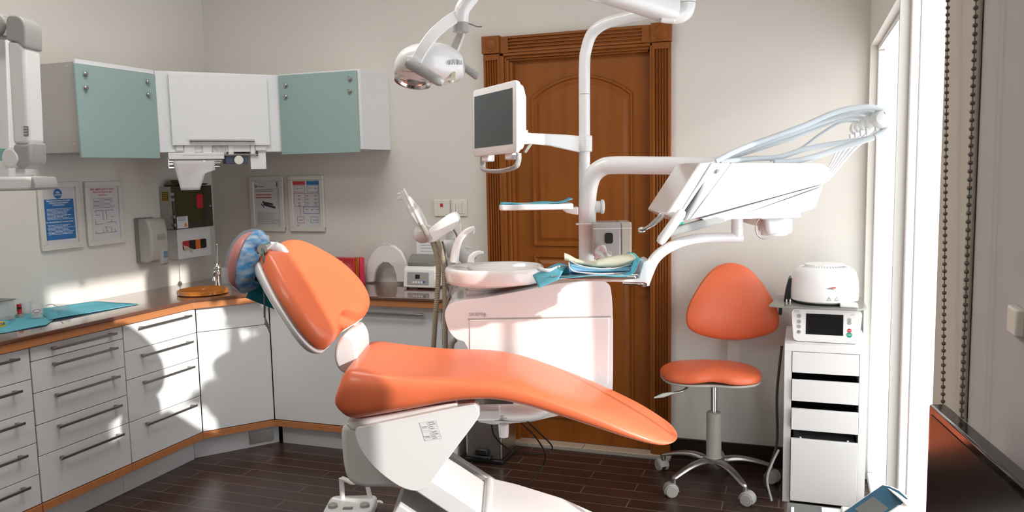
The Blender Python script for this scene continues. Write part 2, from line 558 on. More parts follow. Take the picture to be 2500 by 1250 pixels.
for x0, x1 in ((-1.565, -1.477), (-0.693, -0.605)):
    m = MB(); m.box(x0, x1, CY, YB, 0.0, 0.16)
    flutes_box(m, (x0, YB, 0.16), (x1-x0, 0, 0), (0, 0, 2.05-0.16), (0, CY+0.004-YB, 0), 5, 0.010, 0.0095, 0.010, 0.03)
    m.build('pilaster', M_WOODD, cas, bevel=0.0012, seg=1)
    m = MB(); m.box(x0-0.004, x1+0.004, CY-0.008, YB, 2.052, 2.140)
    cx = (x0+x1)/2
    m.lathe([(0.036, 0), (0.036, 0.003), (0.030, 0.006), (0.027, 0.0035), (0.024, 0.006), (0.0, 0.008)], (cx, CY-0.007, 2.096), (0, -1, 0), 36)
    m.build('corner_block', M_WOODD, cas, bevel=0.0015, seg=1)
m = MB()
flutes_box(m, (-1.473, YB, 2.052), (0, 0, 0.082), (0.776, 0, 0), (0, CY+0.004-YB, 0), 4, 0.008, 0.010, 0.009, 0.045)
m.build('head_board', M_WOODH, cas, bevel=0.0012, seg=1)
m = MB()
for k, (w0, w1, y) in enumerate(((0.0, 0.022, 0.026), (0.022, 0.034, 0.016), (0.034, 0.046, 0.021), (0.046, 0.060, 0.008))):
    if k == 3: w1 = 0.062
    m.box(-1.477+w0, -1.477+w1, YB-y, YB+0.05, 0.0, 2.05-w0); 
    m.box(-1.477+w0, -0.693-w0*0.5, YB-y, YB+0.05, 2.05-w1*0.62, 2.05-w0*0.62)
m.box(-0.705, -0.693, YB-0.026, YB+0.05, 0, 2.05)
m.build('inner_moulding', M_WOODD, cas, bevel=0.002)
# door leaf with arched raised panel
dr = struct(thing('door_1', 'closed orange-brown wooden door with an arched raised panel', 'door', (-1.07, 4.04, 0)))
m = MB().box(-1.425, -0.700, 4.022, 4.062, 0.014, 2.03); m.build('leaf', M_WOODD, dr, bevel=0.002)
def arch_outline(x0, x1, z0, z1, rise, n=14):
    pts = [(x0, z0), (x1, z0), (x1, z1-rise)]
    for k in range(1, n):
        t = k/n
        pts.append((x1+(x0-x1)*t, z1-rise+rise*math.sin(PI*t)**0.8))
    pts.append((x0, z1-rise))
    return pts
def panel(mb, pts, y0, y1, inset):
    cx = (min(p[0] for p in pts)+max(p[0] for p in pts))/2; cz = (min(p[1] for p in pts)+max(p[1] for p in pts))/2
    hx = max(p[0] for p in pts)-cx; hz = max(p[1] for p in pts)-cz
    def rg(i, y): return [V((cx+(p[0]-cx)*(hx-i)/hx, y, cz+(p[1]-cz)*(hz-i)/hz)) for p in pts]
    mb.loft([rg(0, y0), rg(0.004, y1), rg(0.012, y1), rg(0.020, y0+0.001), rg(0.026, y0+0.001), rg(0.026+inset, y1+0.001), rg(0.03+inset+0.04, y1)], cap=True)
m = MB(); panel(m, arch_outline(-1.325, -0.795, 1.055, 1.925, 0.10), 4.0225, 4.012, 0.02); m.build('upper_panel', M_WOODD, dr, smooth=False)
m = MB(); panel(m, [(-1.325, 0.14), (-0.795, 0.14), (-0.795, 1.012), (-1.325, 1.012)], 4.0225, 4.012, 0.02); m.build('lower_panel', M_WOODD, dr, smooth=False)
m = MB(); m.cyl((-0.742, 4.022, 0.88), (-0.742, 4.004, 0.88), 0.022); m.tube(spline([(-0.742, 4.005, 0.88), (-0.742, 3.97, 0.88), (-0.76, 3.962, 0.88), (-0.84, 3.962, 0.88)]), 0.008)
m.build('door_handle', M_CHROME, dr)

# ================================================================== BASE CABINETS
def handle(parent, o, ex, en, z, a0, a1, r=0.0):
    """flat bar handle standing off two posts"""
    o, ex, en = V(o), V(ex), V(en); up = V((0, 0, 1))
    m = MB()
    m.obox(o+ex*a0+up*(z-0.0055)+en*0.022, ex*(a1-a0), up*0.011, en*0.006)
    for a in (a0+0.012, a1-0.026):
        m.obox(o+ex*a+up*(z-0.0055), ex*0.014, up*0.011, en*0.024)
    return m.build('handle', M_HANDLE, parent, bevel=0.0012)

def base_unit(label, o, ex, W, en, depth, fronts, group=None, plinth_ext=0.0):
    o, ex, en = V(o), V(ex).normalized(), V(en).normalized(); up = V((0, 0, 1))
    t = thing('base_cabinet', label, 'cabinet', tuple(o-en*depth*0.5+ex*W*0.5), group)
    m = MB().obox(o+up*0.148-en*0.020, ex*W, up*(0.793-0.148), -en*(depth-0.022)); m.build('carcass', M_CARC, t, smooth=False)
    m = MB().obox(o+up*0.149-en*0.0195, ex*W, up*(0.79-0.149), en*0.002); m.build('shadow_gap', M_DARKGAP, t, smooth=False)  # near-black sheet, paints the shade seen between the fronts
    for z0, z1, kind, hz, h0, h1 in fronts:
        m = MB().obox(o+ex*0.0018+up*(z0+0.0016)-en*0.0175, ex*(W-0.0036), up*(z1-z0-0.0032), en*0.0175)
        p = m.build(kind, M_LAM, t, bevel=0.0012)
        if hz: handle(p, o, ex, en, hz, h0, h1)
    m = MB().obox(o+up*0.112-en*0.02, ex*W, up*0.034, en*0.022); m.build('bottom_strip', M_EDGE, t, bevel=0.0015)
    pe = plinth_ext
    m = MB().obox(o-en*0.062-ex*pe, ex*(W+2*pe), up*0.112, -en*0.016); m.build('plinth', M_LAM, t, smooth=False)
    return t
G1 = 'white drawer cabinets along the left wall'
FX = -2.88
def drawers(zs, W, off, h0, h1):
    return [(zs[k+1], zs[k], 'drawer', zs[k]-off, h0, h1) for k in range(len(zs)-1)]
five = [0.791, 0.732, 0.602, 0.471, 0.342, 0.149]
def five_rows(W, h0, h1, zs=five, ho=(0.023, 0.029, 0.029, 0.030, 0.034)):
    return [(zs[k+1], zs[k], 'drawer', zs[k]-ho[k], h0, h1) for k in range(5)]
base_unit('white five-drawer cabinet at the left edge of the picture, half cut off', (FX, 1.855, 0), (0, 1, 0), 0.467, (1, 0, 0), 0.45,
          [(b, a, 'drawer', a-0.030, 0.085, 0.405) for a, b in ((0.791, 0.664), (0.664, 0.535), (0.535, 0.403), (0.403, 0.273), (0.273, 0.149))], G1)
base_unit('white five-drawer cabinet with a shallow top drawer, in the middle of the left run', (FX, 2.325, 0), (0, 1, 0), 0.467, (1, 0, 0), 0.45,
          five_rows(0.467, 0.083, 0.413), G1)
base_unit('white four-drawer cabinet with deep bottom drawer beside the corner cupboard', (FX, 2.794, 0), (0, 1, 0), 0.466, (1, 0, 0), 0.45,
          [(b, a, 'drawer', a-h, 0.081, 0.413) for a, b, h in ((0.791, 0.668, 0.026), (0.668, 0.537, 0.034), (0.537, 0.341, 0.031), (0.341, 0.149, 0.033))], G1)
# corner
ca, cb = V((FX, 3.262, 0)), V((-2.652, 3.55, 0))
cex = (cb-ca).normalized(); cen = V((cex.y, -cex.x, 0))
ct = base_unit('white angled corner cupboard under the counter with a steel vent in its plinth', ca, cex, (cb-ca).length, cen, 0.30,
          [(0.668, 0.791, 'top_panel', None, 0, 0), (0.149, 0.668, 'door', None, 0, 0)], plinth_ext=0.036)
m = MB().obox(ca+cex*0.245-cen*0.061+V((0, 0, 0.018)), cex*0.125, V((0, 0, 0.068)), cen*0.006); m.build('vent', M_STEEL, ct, bevel=0.001)
base_unit('white handleless cupboard between the corner cupboard and the end cabinet', (-2.650, 3.55, 0), (1, 0, 0), 0.545, (0, -1, 0), 0.44,
          [(0.149, 0.791, 'door', None, 0, 0)])
rt = base_unit('white cabinet at the right end of the counter with a long bar handle', (-2.103, 3.55, 0), (1, 0, 0), 0.455, (0, -1, 0), 0.44,
          [(0.149, 0.791, 'door', 0.757, 0.015, 0.365)])
m = MB().box(-1.646, -1.628, 3.548, 3.99, 0.0, 0.793); m.build('side_panel', M_LAM, rt, bevel=0.001)

# countertop
top = [(XL, 1.85), (-2.855, 1.85), (-2.855, 3.225), (-2.634, 3.505), (-1.605, 3.505), (-1.605, YB), (XL, YB)]
m = MB().prism([V((x, y, 0.828)) for x, y in top], (0, 0, 0.017))
wt = thing('countertop', 'glossy brown L-shaped countertop with an orange wooden edge', 'countertop', (-2.9, 3.5, 0.795))
m.build('slab', M_COUNTER, wt, bevel=0.003)
lo = [(XL, 1.855), (-2.862, 1.855), (-2.862, 3.228), (-2.638, 3.512), (-1.611, 3.512), (-1.611, YB), (XL, YB)]
MB().prism([V((x, y, 0.7945)) for x, y in lo], (0, 0, 0.0335)).build('edge_board', M_EDGE, wt, bevel=0.002)

# ================================================================== WALL CABINETS
def knob_at(parent, p, n):
    m = MB().lathe([(0.0055, 0), (0.0055, 0.006), (0.0105, 0.008), (0.011, 0.013), (0.008, 0.0155), (0, 0.016)], p, n, 20)
    m.build('knob', M_STEEL, parent)
t = thing('wall_cabinet', 'grey-sided wall cabinet with a pale teal glass door, left of the corner', 'cabinet', (-3.19, 3.02, 1.572))
MB().box(XL, -3.040, 2.792, 3.252, 1.572, 1.972).build('carcass', M_GREYSIDE, t, bevel=0.001)
MB().box(-3.046, -3.034, 2.785, 3.246, 1.962, 1.982).build('top_strip', M_LAM, t, bevel=0.001)
d_ = MB().box(-3.036, -3.026, 2.775, 3.246, 1.548, 1.960).build('glass_door', M_TEAL, t, bevel=0.001)
for px, py in ((206, 181), (207, 215), (358, 200), (360, 231)): knob_at(d_, PW(px, py, x=-3.026), (1, 0, 0))
m = MB()
for y in (2.90, 3.1): m.cyl((-3.2+0.1*(y-3), y-0.08, 1.572), (-3.2+0.1*(y-3), y-0.08, 1.569), 0.004)
for yy, zz in ((-3.30, 1.945), (-3.09, 1.955), (-3.28, 1.60), (-3.08, 1.61)): m.cyl((yy, 2.792, zz), (yy, 2.7905, zz), 0.003)
m.build('screw_cap', M_LAM, t)
t = thing('wall_cabinet', 'white-sided wall cabinet with a teal glass door, right of the corner', 'cabinet', (-2.38, 3.85, 1.58))
MB().box(-2.622, -2.135, 3.70, YB, 1.578, 1.984).build('carcass', M_LAM, t, bevel=0.001)
d_ = MB().box(-2.618, -2.150, 3.684, 3.696, 1.562, 1.975).build('glass_door', M_TEAL, t, bevel=0.001)
for px, py in ((699, 208), (699, 236), (855, 192), (855, 222)): knob_at(d_, PW(px, py, y=3.684), (0, -1, 0))
# angled corner cabinet
da, db = V((-3.030, 3.252, 0)), V((-2.624, 3.698, 0))
dex = (db-da).normalized(); den = V((dex.y, -dex.x, 0)); DL = (db-da).length; UP = V((0, 0, 1))
def DP(a, z, n=0.0): return da+dex*a+UP*z+den*n
t = thing('wall_cabinet', 'white angled corner wall cabinet with a lift-up flap and bar handle', 'cabinet', (-3.0, 3.65, 1.58))
poly = [da, db, V((-2.624, YB, 0)), V((XL, YB, 0)), V((XL, 3.252, 0))]
MB().prism([p+UP*1.578-den*0.0 for p in poly], UP*0.402).build('carcass', M_LAM, t, bevel=0.001)
d_ = MB().obox(DP(0.058, 1.612, 0.004), dex*0.478, UP*0.352, den*0.018).build('flap_door', M_LAM, t, bevel=0.0015)
m = MB(); m.tube([DP(0.137, 1.634, 0.036), DP(0.455, 1.634, 0.036)], 0.006, 10)
for a in (0.145, 0.447): m.cyl(DP(a, 1.634, 0.02), DP(a, 1.634, 0.036), 0.005, 10)
m.build('handle', M_STEEL, d_)
# things hanging under the corner cabinet
t = thing('dispenser_rack', 'open rack of white compartments hanging under the corner wall cabinet', 'rack', tuple(DP(0.3, 1.56, -0.03)))
MB().obox(DP(0.100, 1.560, -0.10), dex*0.375, UP*0.004, den*0.11).build('rack_floor', M_GREYP, t, bevel=0.001)
m = MB()
for a0, a1, z0 in ((0.072, 0.108, 1.583), (0.112, 0.163, 1.563), (0.20, 0.246, 1.563), (0.325, 0.353, 1.564), (0.437, 0.46, 1.564), (0.462, 0.52, 1.583)):
    m.obox(DP(a0, z0, -0.02), dex*(a1-a0), UP*(1.614-z0), den*0.028)
m.build('divider', M_WHITE2, t, bevel=0.004)
MB().obox(DP(0.466, 1.556, 0.0), dex*0.009, UP*0.026, den*0.008).build('clip', M_BLACK, t, bevel=0.001)
m = MB()
rr = []
for i in range(12):
    rr.append([DP(0.25+0.006*i, 1.566+0.044*j/5, 0.004+0.004*math.sin(i*1.3+j*0.8)) for j in range(6)])
m.loft(rr, cap=False, closed=False)
tag(m.build('tissue', M_TISSUE, solid=0.001), 'crumpled white tissue tucked in the rack under the corner cabinet', 'tissue')
MB().obox(DP(0.105, 1.578-0.004, -0.11), dex*0.37, UP*0.036, den*0.01).build('rack_back', M_GREYD, t, smooth=False)
t = thing('paper_towel_dispenser', 'white and chrome paper towel holder under the corner cabinet', 'towel dispenser', tuple(DP(0.17, 1.49, -0.03)))
MB().obox(DP(0.036, 1.542, -0.12), dex*0.268, UP*0.034, den*0.13).build('housing', M_WHITE2, t, bevel=0.003)
m = MB()
for a0, a1, z in ((0.036, 0.11, 1.531), (0.20, 0.29, 1.531), (0.036, 0.06, 1.518), (0.23, 0.285, 1.521), (0.036, 0.062, 1.500), (0.24, 0.28, 1.504)):
    m.tube([DP(a0, z, 0.0), DP(a1, z, 0.0)], 0.0035, 8)
m.tube([DP(0.036, 1.545, 0), DP(0.036, 1.50, 0)], 0.003, 8)
m.build('rod', M_CHROME, t)
m = MB()
rr = []
for k in range(10):
    z = 1.536-0.150*k/9
    a0 = 0.055+0.03*k/9; a1 = 0.255 if k < 4 else 0.205-0.006*(k-4)
    rr.append([DP(lerp(a0, a1, j/8), z, 0.008+0.006*math.sin(j*0.8+k*0.3)) for j in range(9)])
m.loft(rr, cap=False, closed=False)
tag(m.build('paper_towel', M_TISSUE, solid=0.0008), 'white paper towel hanging down from the holder above the tinted cabinet', 'paper towel')
t = thing('roll_holder', 'small navy box with a white roller under the corner cabinet', 'roll holder', tuple(DP(0.36, 1.515, -0.03)))
MB().obox(DP(0.312, 1.518, -0.10), dex*0.112, UP*0.045, den*0.095).build('box', M_NAVY, t, bevel=0.002)
m = MB().cyl(DP(0.375, 1.535, -0.02), DP(0.375, 1.535, 0.015), 0.023, 24); m.build('roller', M_SWITCH, t, bevel=0.003)
m = MB().obox(DP(0.437, 1.487, -0.02), dex*0.080, UP*0.093, den*0.012)
tag(m.build('small_panel', M_LAM, bevel=0.001), 'small blank white panel hanging under the corner cabinet, right of the roller', 'panel')

# ================================================================== FRAMED POSTERS
def lines(mb, o, ex, ey, a0, a1, b0, b1, n, en, seed, hgt=0.35, ragged=0.3):
    rnd = random.Random(seed)
    for k in range(n):
        b = b1-(b1-b0)*(k+0.5)/n; h = (b1-b0)/n*hgt
        a = a0; end = a1-(a1-a0)*ragged*rnd.random()
        while a < end:
            wl = (a1-a0)*(0.05+0.09*rnd.random())
            mb.obox(o+ex*a+ey*(b-h/2)+en*0.0002, ex*min(wl, end-a), ey*h, en*0.0004)
            a += wl+(a1-a0)*0.015
def flat(mb, o, ex, ey, en, a0, a1, b0, b1, lift=0.0002):
    mb.obox(o+ex*a0+ey*b0+en*lift, ex*(a1-a0), ey*(b1-b0), en*0.0003)
def ringbox(mb, o, ex, ey, en, a0, a1, b0, b1, w):
    flat(mb, o, ex, ey, en, a0, a1, b0, b0+w); flat(mb, o, ex, ey, en, a0, a1, b1-w, b1)
    flat(mb, o, ex, ey, en, a0, a0+w, b0+w, b1-w); flat(mb, o, ex, ey, en, a1-w, a1, b0+w, b1-w)
def frame(label, o, ex, en, W=0.232, H=0.322, bw=0.026):
    o, ex, en = V(o), V(ex), V(en)
    t = thing('poster_frame', label, 'framed poster', tuple(o+ex*W/2))
    m = MB()
    for a, b, c, d in ((0, W, 0, bw), (0, W, H-bw, H), (0, bw, bw, H-bw), (W-bw, W, bw, H-bw)):
        m.obox(o+ex*a+UP*c, ex*(b-a), UP*(d-c), en*0.016)
    m.build('frame', M_FRAMEW, t, bevel=0.003)
    MB().obox(o+ex*(bw-0.002)+UP*(bw-0.002), ex*(W-2*bw+0.004), UP*(H-2*bw+0.004), en*0.006).build('sheet', M_PAPER, t, smooth=False)
    return t, o+ex*bw+UP*bw+en*0.006, W-2*bw, H-2*bw
ey_ = UP
# fire action notice
ex_, en_ = V((0, 1, 0)), V((1, 0, 0))
t, q, w_, h_ = frame('white framed blue fire action notice, leftmost on the left wall', (XL, 2.803, 1.119), ex_, en_)
m = MB(); flat(m, q, ex_, ey_, en_, 0.006, w_-0.010, 0.022, 0.215)
m.lathe([(0.0235, 0), (0.0235, 0.0005), (0, 0.0005)], q+ex_*(w_*0.47)+ey_*0.241, en_, 32)
m.build('blue_print', M_BLUET, t, smooth=False)
c = q+ex_*(w_*0.47)+en_*0.0006
txt('FIRE', 0.011, c+ey_*0.243, ex_, ey_, M_WPRINT, t, align='CENTER', bold=0.0003)
txt('ACTION', 0.010, c+ey_*0.232, ex_, ey_, M_WPRINT, t, align='CENTER', bold=0.0003)
for s, z in (('FIRE INSTRUCTIONS TO STAFF', 0.204), ('A PERSON DISCOVERING', 0.194), ('A FIRE SHOULD', 0.184)):
    txt(s, 0.0095, c+ey_*z, ex_, ey_, M_WPRINT, t, align='CENTER', bold=0.0002)
txt('ON THE SOUNDING OF THE FIRE ALARM', 0.0082, c+ey_*0.1035, ex_, ey_, M_WPRINT, t, align='CENTER', bold=0.0002)
m = MB(); lines(m, q, ex_, ey_, 0.018, w_-0.012, 0.117, 0.172, 9, en_, 3); lines(m, q, ex_, ey_, 0.018, w_-0.012, 0.045, 0.095, 8, en_, 5)
m.build('small_print', M_WPRINT, t, smooth=False)
# evacuation plan
t, q, w_, h_ = frame('white framed fire evacuation floor plan with red heading on the left wall', (XL, 3.066, 1.117), ex_, en_)
c = q+ex_*(w_*0.47)+en_*0.0004
for s, z, sz in (('FIRE EMERGENCY AND', 0.252, 0.0145), ('EVACUATION PLAN', 0.238, 0.0135), ('Third Floor', 0.224, 0.012)):
    txt(s, sz, c+ey_*z, ex_, ey_, M_REDT, t, align='CENTER', bold=0.0001)
m = MB(); lines(m, q, ex_, ey_, 0.022, w_-0.018, 0.160, 0.214, 8, en_, 8, ragged=0.25)
m.build('small_print', M_GREYT, t, smooth=False)
m = MB()
def bar(a0, b0, a1, b1, wd=0.0018):
    p0 = q+ex_*a0+ey_*b0; p1 = q+ex_*a1+ey_*b1; dd = (p1-p0); pp = en_.cross(dd).normalized()*wd
    m.obox(p0-pp*0.5+en_*0.0002, dd, pp, en_*0.0004)
for a in ((0.03, 0.150, 0.145, 0.150), (0.03, 0.128, 0.058, 0.128), (0.078, 0.148, 0.078, 0.098), (0.100, 0.150, 0.100, 0.105), (0.03, 0.105, 0.03, 0.082), (0.03, 0.082, 0.078, 0.082),
          (0.10, 0.088, 0.155, 0.088), (0.130, 0.115, 0.147, 0.115), (0.130, 0.098, 0.130, 0.085), (0.155, 0.088, 0.155, 0.078), (0.022, 0.036, 0.160, 0.036), (0.030, 0.046, 0.030, 0.036),
          (0.075, 0.055, 0.075, 0.036), (0.085, 0.064, 0.103, 0.064), (0.094, 0.064, 0.094, 0.040), (0.108, 0.062, 0.118, 0.062), (0.128, 0.064, 0.128, 0.036), (0.150, 0.052, 0.150, 0.036), (0.094, 0.045, 0.108, 0.045), (0.032, 0.150, 0.032, 0.142), (0.136, 0.150, 0.136, 0.146)):
    bar(*a)
m.build('floor_plan', M_BLACKT, t, smooth=False)
# recommendation leaflet
ex_, en_ = V((1, 0, 0)), V((0, -1, 0))
t, q, w_, h_ = frame('cream framed leaflet with red heading and instrument picture, left one on the back wall', (-3.072, YB, 1.125), ex_, en_)
txt('D', 0.020, q+ex_*0.008+ey_*0.232+en_*0.0004, ex_, ey_, M_BLACKT, t, bold=0.0008)
m = MB(); lines(m, q, ex_, ey_, 0.028, 0.095, 0.233, 0.241, 1, en_, 2, 0.6); lines(m, q, ex_, ey_, 0.010, 0.150, 0.205, 0.222, 2, en_, 4, 0.42)
lines(m, q, ex_, ey_, 0.016, 0.170, 0.015, 0.088, 12, en_, 6, 0.3); m.build('small_print', M_GREYT, t, smooth=False)
m = MB(); lines(m, q, ex_, ey_, 0.013, 0.125, 0.165, 0.198, 2, en_, 9, 0.36, 0.1); m.build('red_heading', M_REDT, t, smooth=False)
m = MB(); flat(m, q, ex_, ey_, en_, 0.158, 0.165, 0.236, 0.262); m.build('blue_mark', M_BLUET, t, smooth=False)
m = MB(); p0 = q+en_*0.0004
for dx, dy, ln, wd, an in ((0.055, 0.142, 0.075, 0.011, -12), (0.060, 0.128, 0.085, 0.013, -14), (0.045, 0.135, 0.03, 0.006, -50)):
    dd = ex_*math.cos(R(an))+ey_*math.sin(R(an)); pp = -ex_*math.sin(R(an))+ey_*math.cos(R(an))
    m.obox(p0+ex_*dx+ey_*dy, dd*ln, pp*wd, en_*0.0004)
m.build('picture', M_BLACKT, t, smooth=False)
# flow chart
t, q, w_, h_ = frame('cream framed flow chart of red and blue boxes, right one on the back wall', (-2.802, YB, 1.126), ex_, en_)
m = MB(); flat(m, q, ex_, ey_, en_, 0.000, 0.083, 0.243, 0.264); ringbox(m, q, ex_, ey_, en_, 0.010, 0.080, 0.200, 0.240, 0.002); ringbox(m, q, ex_, ey_, en_, 0.006, 0.080, 0.118, 0.195, 0.002)
ringbox(m, q, ex_, ey_, en_, 0.022, 0.068, 0.022, 0.060, 0.002); flat(m, q, ex_, ey_, en_, 0.043, 0.045, 0.06, 0.118)
m.build('red_chart', M_REDT, t, smooth=False)
m = MB(); flat(m, q, ex_, ey_, en_, 0.094, 0.176, 0.243, 0.264); ringbox(m, q, ex_, ey_, en_, 0.097, 0.174, 0.200, 0.240, 0.002); flat(m, q, ex_, ey_, en_, 0.08, 0.174, 0.193, 0.195); flat(m, q, ex_, ey_, en_, 0.172, 0.174, 0.118, 0.195)
ringbox(m, q, ex_, ey_, en_, 0.066, 0.174, 0.078, 0.118, 0.003); ringbox(m, q, ex_, ey_, en_, 0.112, 0.160, 0.024, 0.060, 0.002)
m.build('blue_chart', M_BLUET, t, smooth=False)
m = MB()
for a, b in ((0.022, 0.222), (0.05, 0.224), (0.108, 0.224), (0.145, 0.222), (0.03, 0.18), (0.085, 0.18), (0.14, 0.18), (0.03, 0.16), (0.085, 0.16), (0.14, 0.16), (0.03, 0.14), (0.085, 0.14), (0.14, 0.14), (0.03, 0.125), (0.085, 0.125), (0.14, 0.125),
             (0.08, 0.10), (0.115, 0.10), (0.15, 0.10), (0.035, 0.04), (0.125, 0.04), (0.145, 0.04), (0.018, 0.008)):
    lines(m, q, ex_, ey_, a, a+0.022, b-0.004, b+0.004, 2, en_, int(a*1000+b*7777), 0.5)
m.build('small_print', M_GREYT, t, smooth=False)

# ================================================================== LEFT WALL FITTINGS
t = thing('soap_dispenser', 'grey wall-mounted soap dispenser with a push lever, left of the tinted cabinet', 'soap dispenser', (XL, 3.43, 0.99))
prof = [(0.0, 1.235), (0.065, 1.238), (0.088, 1.225), (0.103, 1.17), (0.105, 1.08), (0.092, 1.01), (0.05, 1.0), (0.0, 1.005)]
m = MB().prism([V((XL+0.03+a*0.85, 3.365, z)) for a, z in prof], (0, 0.125, 0)); m.build('cover', M_OLIVE, t, bevel=0.014, seg=3)
m = MB().prism([V((XL+a*0.42, 3.372, z+(0.004 if z > 1.1 else -0.002))) for a, z in prof], (0, 0.111, 0)); m.build('back_plate', M_GREYD, t, bevel=0.006)
m = MB().box(XL+0.098, XL+0.126, 3.425, 3.478, 0.985, 1.072); m.build('push_lever', M_GREYP, t, bevel=0.012, seg=3)
m = MB().box(XL+0.125, XL+0.128, 3.438, 3.466, 1.025, 1.060); m.build('sight_window', mat('pale_blue_window', (0.12, 0.22, 0.28), 0.3), t, bevel=0.001)
m = MB(); q = V((XL+0.1225, 3.40, 1.12)); lines(m, q, V((0, 1, 0)), UP, 0.005, 0.07, 0.0, 0.035, 4, V((1, 0, 0)), 4, 0.4); 
m.build('small_print', M_GREYD, t, smooth=False)
t = thing('tinted_cabinet', 'small beige wall cabinet with a smoked glass door and keypad vents', 'cabinet', (-3.30, 3.72, 1.165))
MB().box(XL, -3.268, 3.568, 3.872, 1.166, 1.402).build('body', M_OLIVE, t, bevel=0.004)
d_ = MB().box(-3.264, -3.252, 3.566, 3.876, 1.165, 1.404).build('door', M_SMOKE, t, bevel=0.003)
MB().box(-3.2518, -3.2510, 3.585, 3.79, 1.20, 1.375).build('yellow_contents', M_OLIVEG, d_, smooth=False)
MB().box(-3.2508, -3.2500, 3.745, 3.795, 1.275, 1.355).build('red_tag', M_RED, d_, smooth=False)
st_ = MB().box(-3.2508, -3.2495, 3.580, 3.665, 1.170, 1.235).build('sticker', M_WPRINT, d_, bevel=0.0005)
MB().prism([V((-3.2494, 3.632, 1.178)), V((-3.2494, 3.658, 1.178)), V((-3.2494, 3.645, 1.205))], (0.0004, 0, 0)).build('warning_triangle', M_ORNG, st_, smooth=False)
m = MB(); lines(m, V((-3.2495, 3.584, 1.21)), V((0, 1, 0)), UP, 0, 0.075, 0, 0.022, 3, V((1, 0, 0)), 12, 0.4); m.build('small_print', M_GREYT, st_, smooth=False)
m = MB().lathe([(0.008, 0), (0.008, 0.006), (0.005, 0.012), (0, 0.012)], (-3.252, 3.848, 1.283), (1, 0, 0), 16); m.build('lock', M_CHROME, d_)
m = MB()
for z in (1.36, 1.33, 1.235, 1.19): m.box(-3.272, -3.248, 3.560, 3.570, z-0.008, z+0.008)
m.build('hinge', M_STEEL, d_, bevel=0.001)
MB().box(-3.330, -3.285, 3.5665, 3.568, 1.325, 1.375).build('vent_backing', M_YELLOW, t, smooth=False)
m = MB()
for i in range(4):
    for j in range(5): m.lathe([(0.0042, 0), (0.0042, 0.001), (0, 0.001)], (-3.325+i*0.0115, 3.5665, 1.330+j*0.0100), (0, -1, 0), 10)
m.build('vent_holes', M_BLACK, t, smooth=False)
t = thing('tinted_box', 'dark open carton lying on top of the small tinted cabinet', 'box', (-3.28, 3.70, 1.404))
m = MB(); m.box(XL+0.01, -3.27, 3.60, 3.80, 1.404, 1.412); m.obox((-3.27, 3.585, 1.408), (0, 0.20, 0), (-0.012, 0, 0.030), (0.002, 0, 0)); m.obox((-3.262, 3.60, 1.406), (0, 0.24, 0.0), (0.02, 0.0, 0.008), (0, 0, 0.002))
m.build('carton', M_OLIVEG, t, bevel=0.001)
t = thing('glove_box_holder', 'white wall-mounted glove box holder with an oval slot under the tinted cabinet', 'glove box holder', (-3.31, 3.73, 0.996))
gb = rrect(3.640, 3.838, 1.040, 1.095, 0.012)
m = MB(); m.box(XL, -3.283, 3.605, 3.868, 0.996, 1.162); 
m.build('body', M_CARC, t, bevel=0.003)
# front plate with slot: ring of quads
ou = rrect(3.603, 3.870, 0.996, 1.163, 0.004)
m = MB(); f0 = [V((-3.276, a, b)) for a, b in ou]; f1 = [V((-3.276, a, b)) for a, b in gb]
b0_ = [p-V((0.006, 0, 0)) for p in f0]; b1_ = [p-V((0.006, 0, 0)) for p in f1]
m.loft([b1_, f1, f0, b0_], cap=False); m.build('front_plate', M_LAM, t, smooth=False)
g_ = thing('glove_box', 'orange, red and black glove carton seen through the slot of the holder', 'glove box', (-3.283, 3.74, 1.04))
MB().box(-3.2829, -3.281, 3.635, 3.745, 1.036, 1.098).build('red_end', M_RED, g_, smooth=False)
MB().box(-3.2829, -3.2805, 3.7, 3.75, 1.036, 1.098).build('black_band', M_BLACK, g_, smooth=False)
MB().box(-3.2829, -3.281, 3.75, 3.79, 1.036, 1.098).build('orange_band', M_ORNG, g_, smooth=False)
MB().box(-3.2829, -3.281, 3.79, 3.842, 1.036, 1.098).build('dark_end', M_BASE, g_, smooth=False)
m = MB(); rr = []
for i in range(10): rr.append([V((-3.280+0.006*math.sin(i*1.1+j*0.9)+0.004, 3.645+0.009*i, 1.042+0.008*j*(1-0.05*i)-0.002*i)) for j in range(5)])
m.loft(rr, cap=False, closed=False); tag(m.build('glove', M_GLOVE, solid=0.001), 'white glove pulled half out of the slot of the glove box holder', 'glove')
# switches on the back wall
t = thing('wall_socket', 'ivory wall plate with a small red lamp, left of the light switch', 'wall socket', (-1.832, YB, 1.216))
MB().box(-1.880, -1.787, YB-0.010, YB, 1.214, 1.303).build('plate', M_SWITCH, t, bevel=0.003)
MB().box(-1.842, -1.826, YB-0.013, YB-0.010, 1.266, 1.284).build('red_lamp', M_RED, t, bevel=0.001)
t = thing('light_switch', 'ivory four-gang light switch beside the door casing', 'light switch', (-1.735, YB, 1.214))
MB().box(-1.778, -1.688, YB-0.010, YB, 1.214, 1.304).build('plate', M_SWITCH, t, bevel=0.003)
for k in range(4): MB().box(-1.768+k*0.0178, -1.7515+k*0.0178, YB-0.014, YB-0.010, 1.228, 1.290).build('rocker', M_SWITCH, t, bevel=0.0015)
t = thing('wall_socket', 'tall ivory outlet box low beside the door casing, behind the suction holder', 'wall socket', (-1.75, YB, 1.03))
MB().box(-1.775, -1.722, YB-0.018, YB, 1.04, 1.176).build('plate', M_SWITCH, t, bevel=0.004)
t = thing('wall_chart', 'white backed paper chart standing against the back wall behind the steriliser', 'chart', (-1.93, 3.99, 0.846))
MB().box(-1.985, -1.86, 3.975, 3.990, 0.846, 1.14).build('board', M_LAM, t, bevel=0.001)
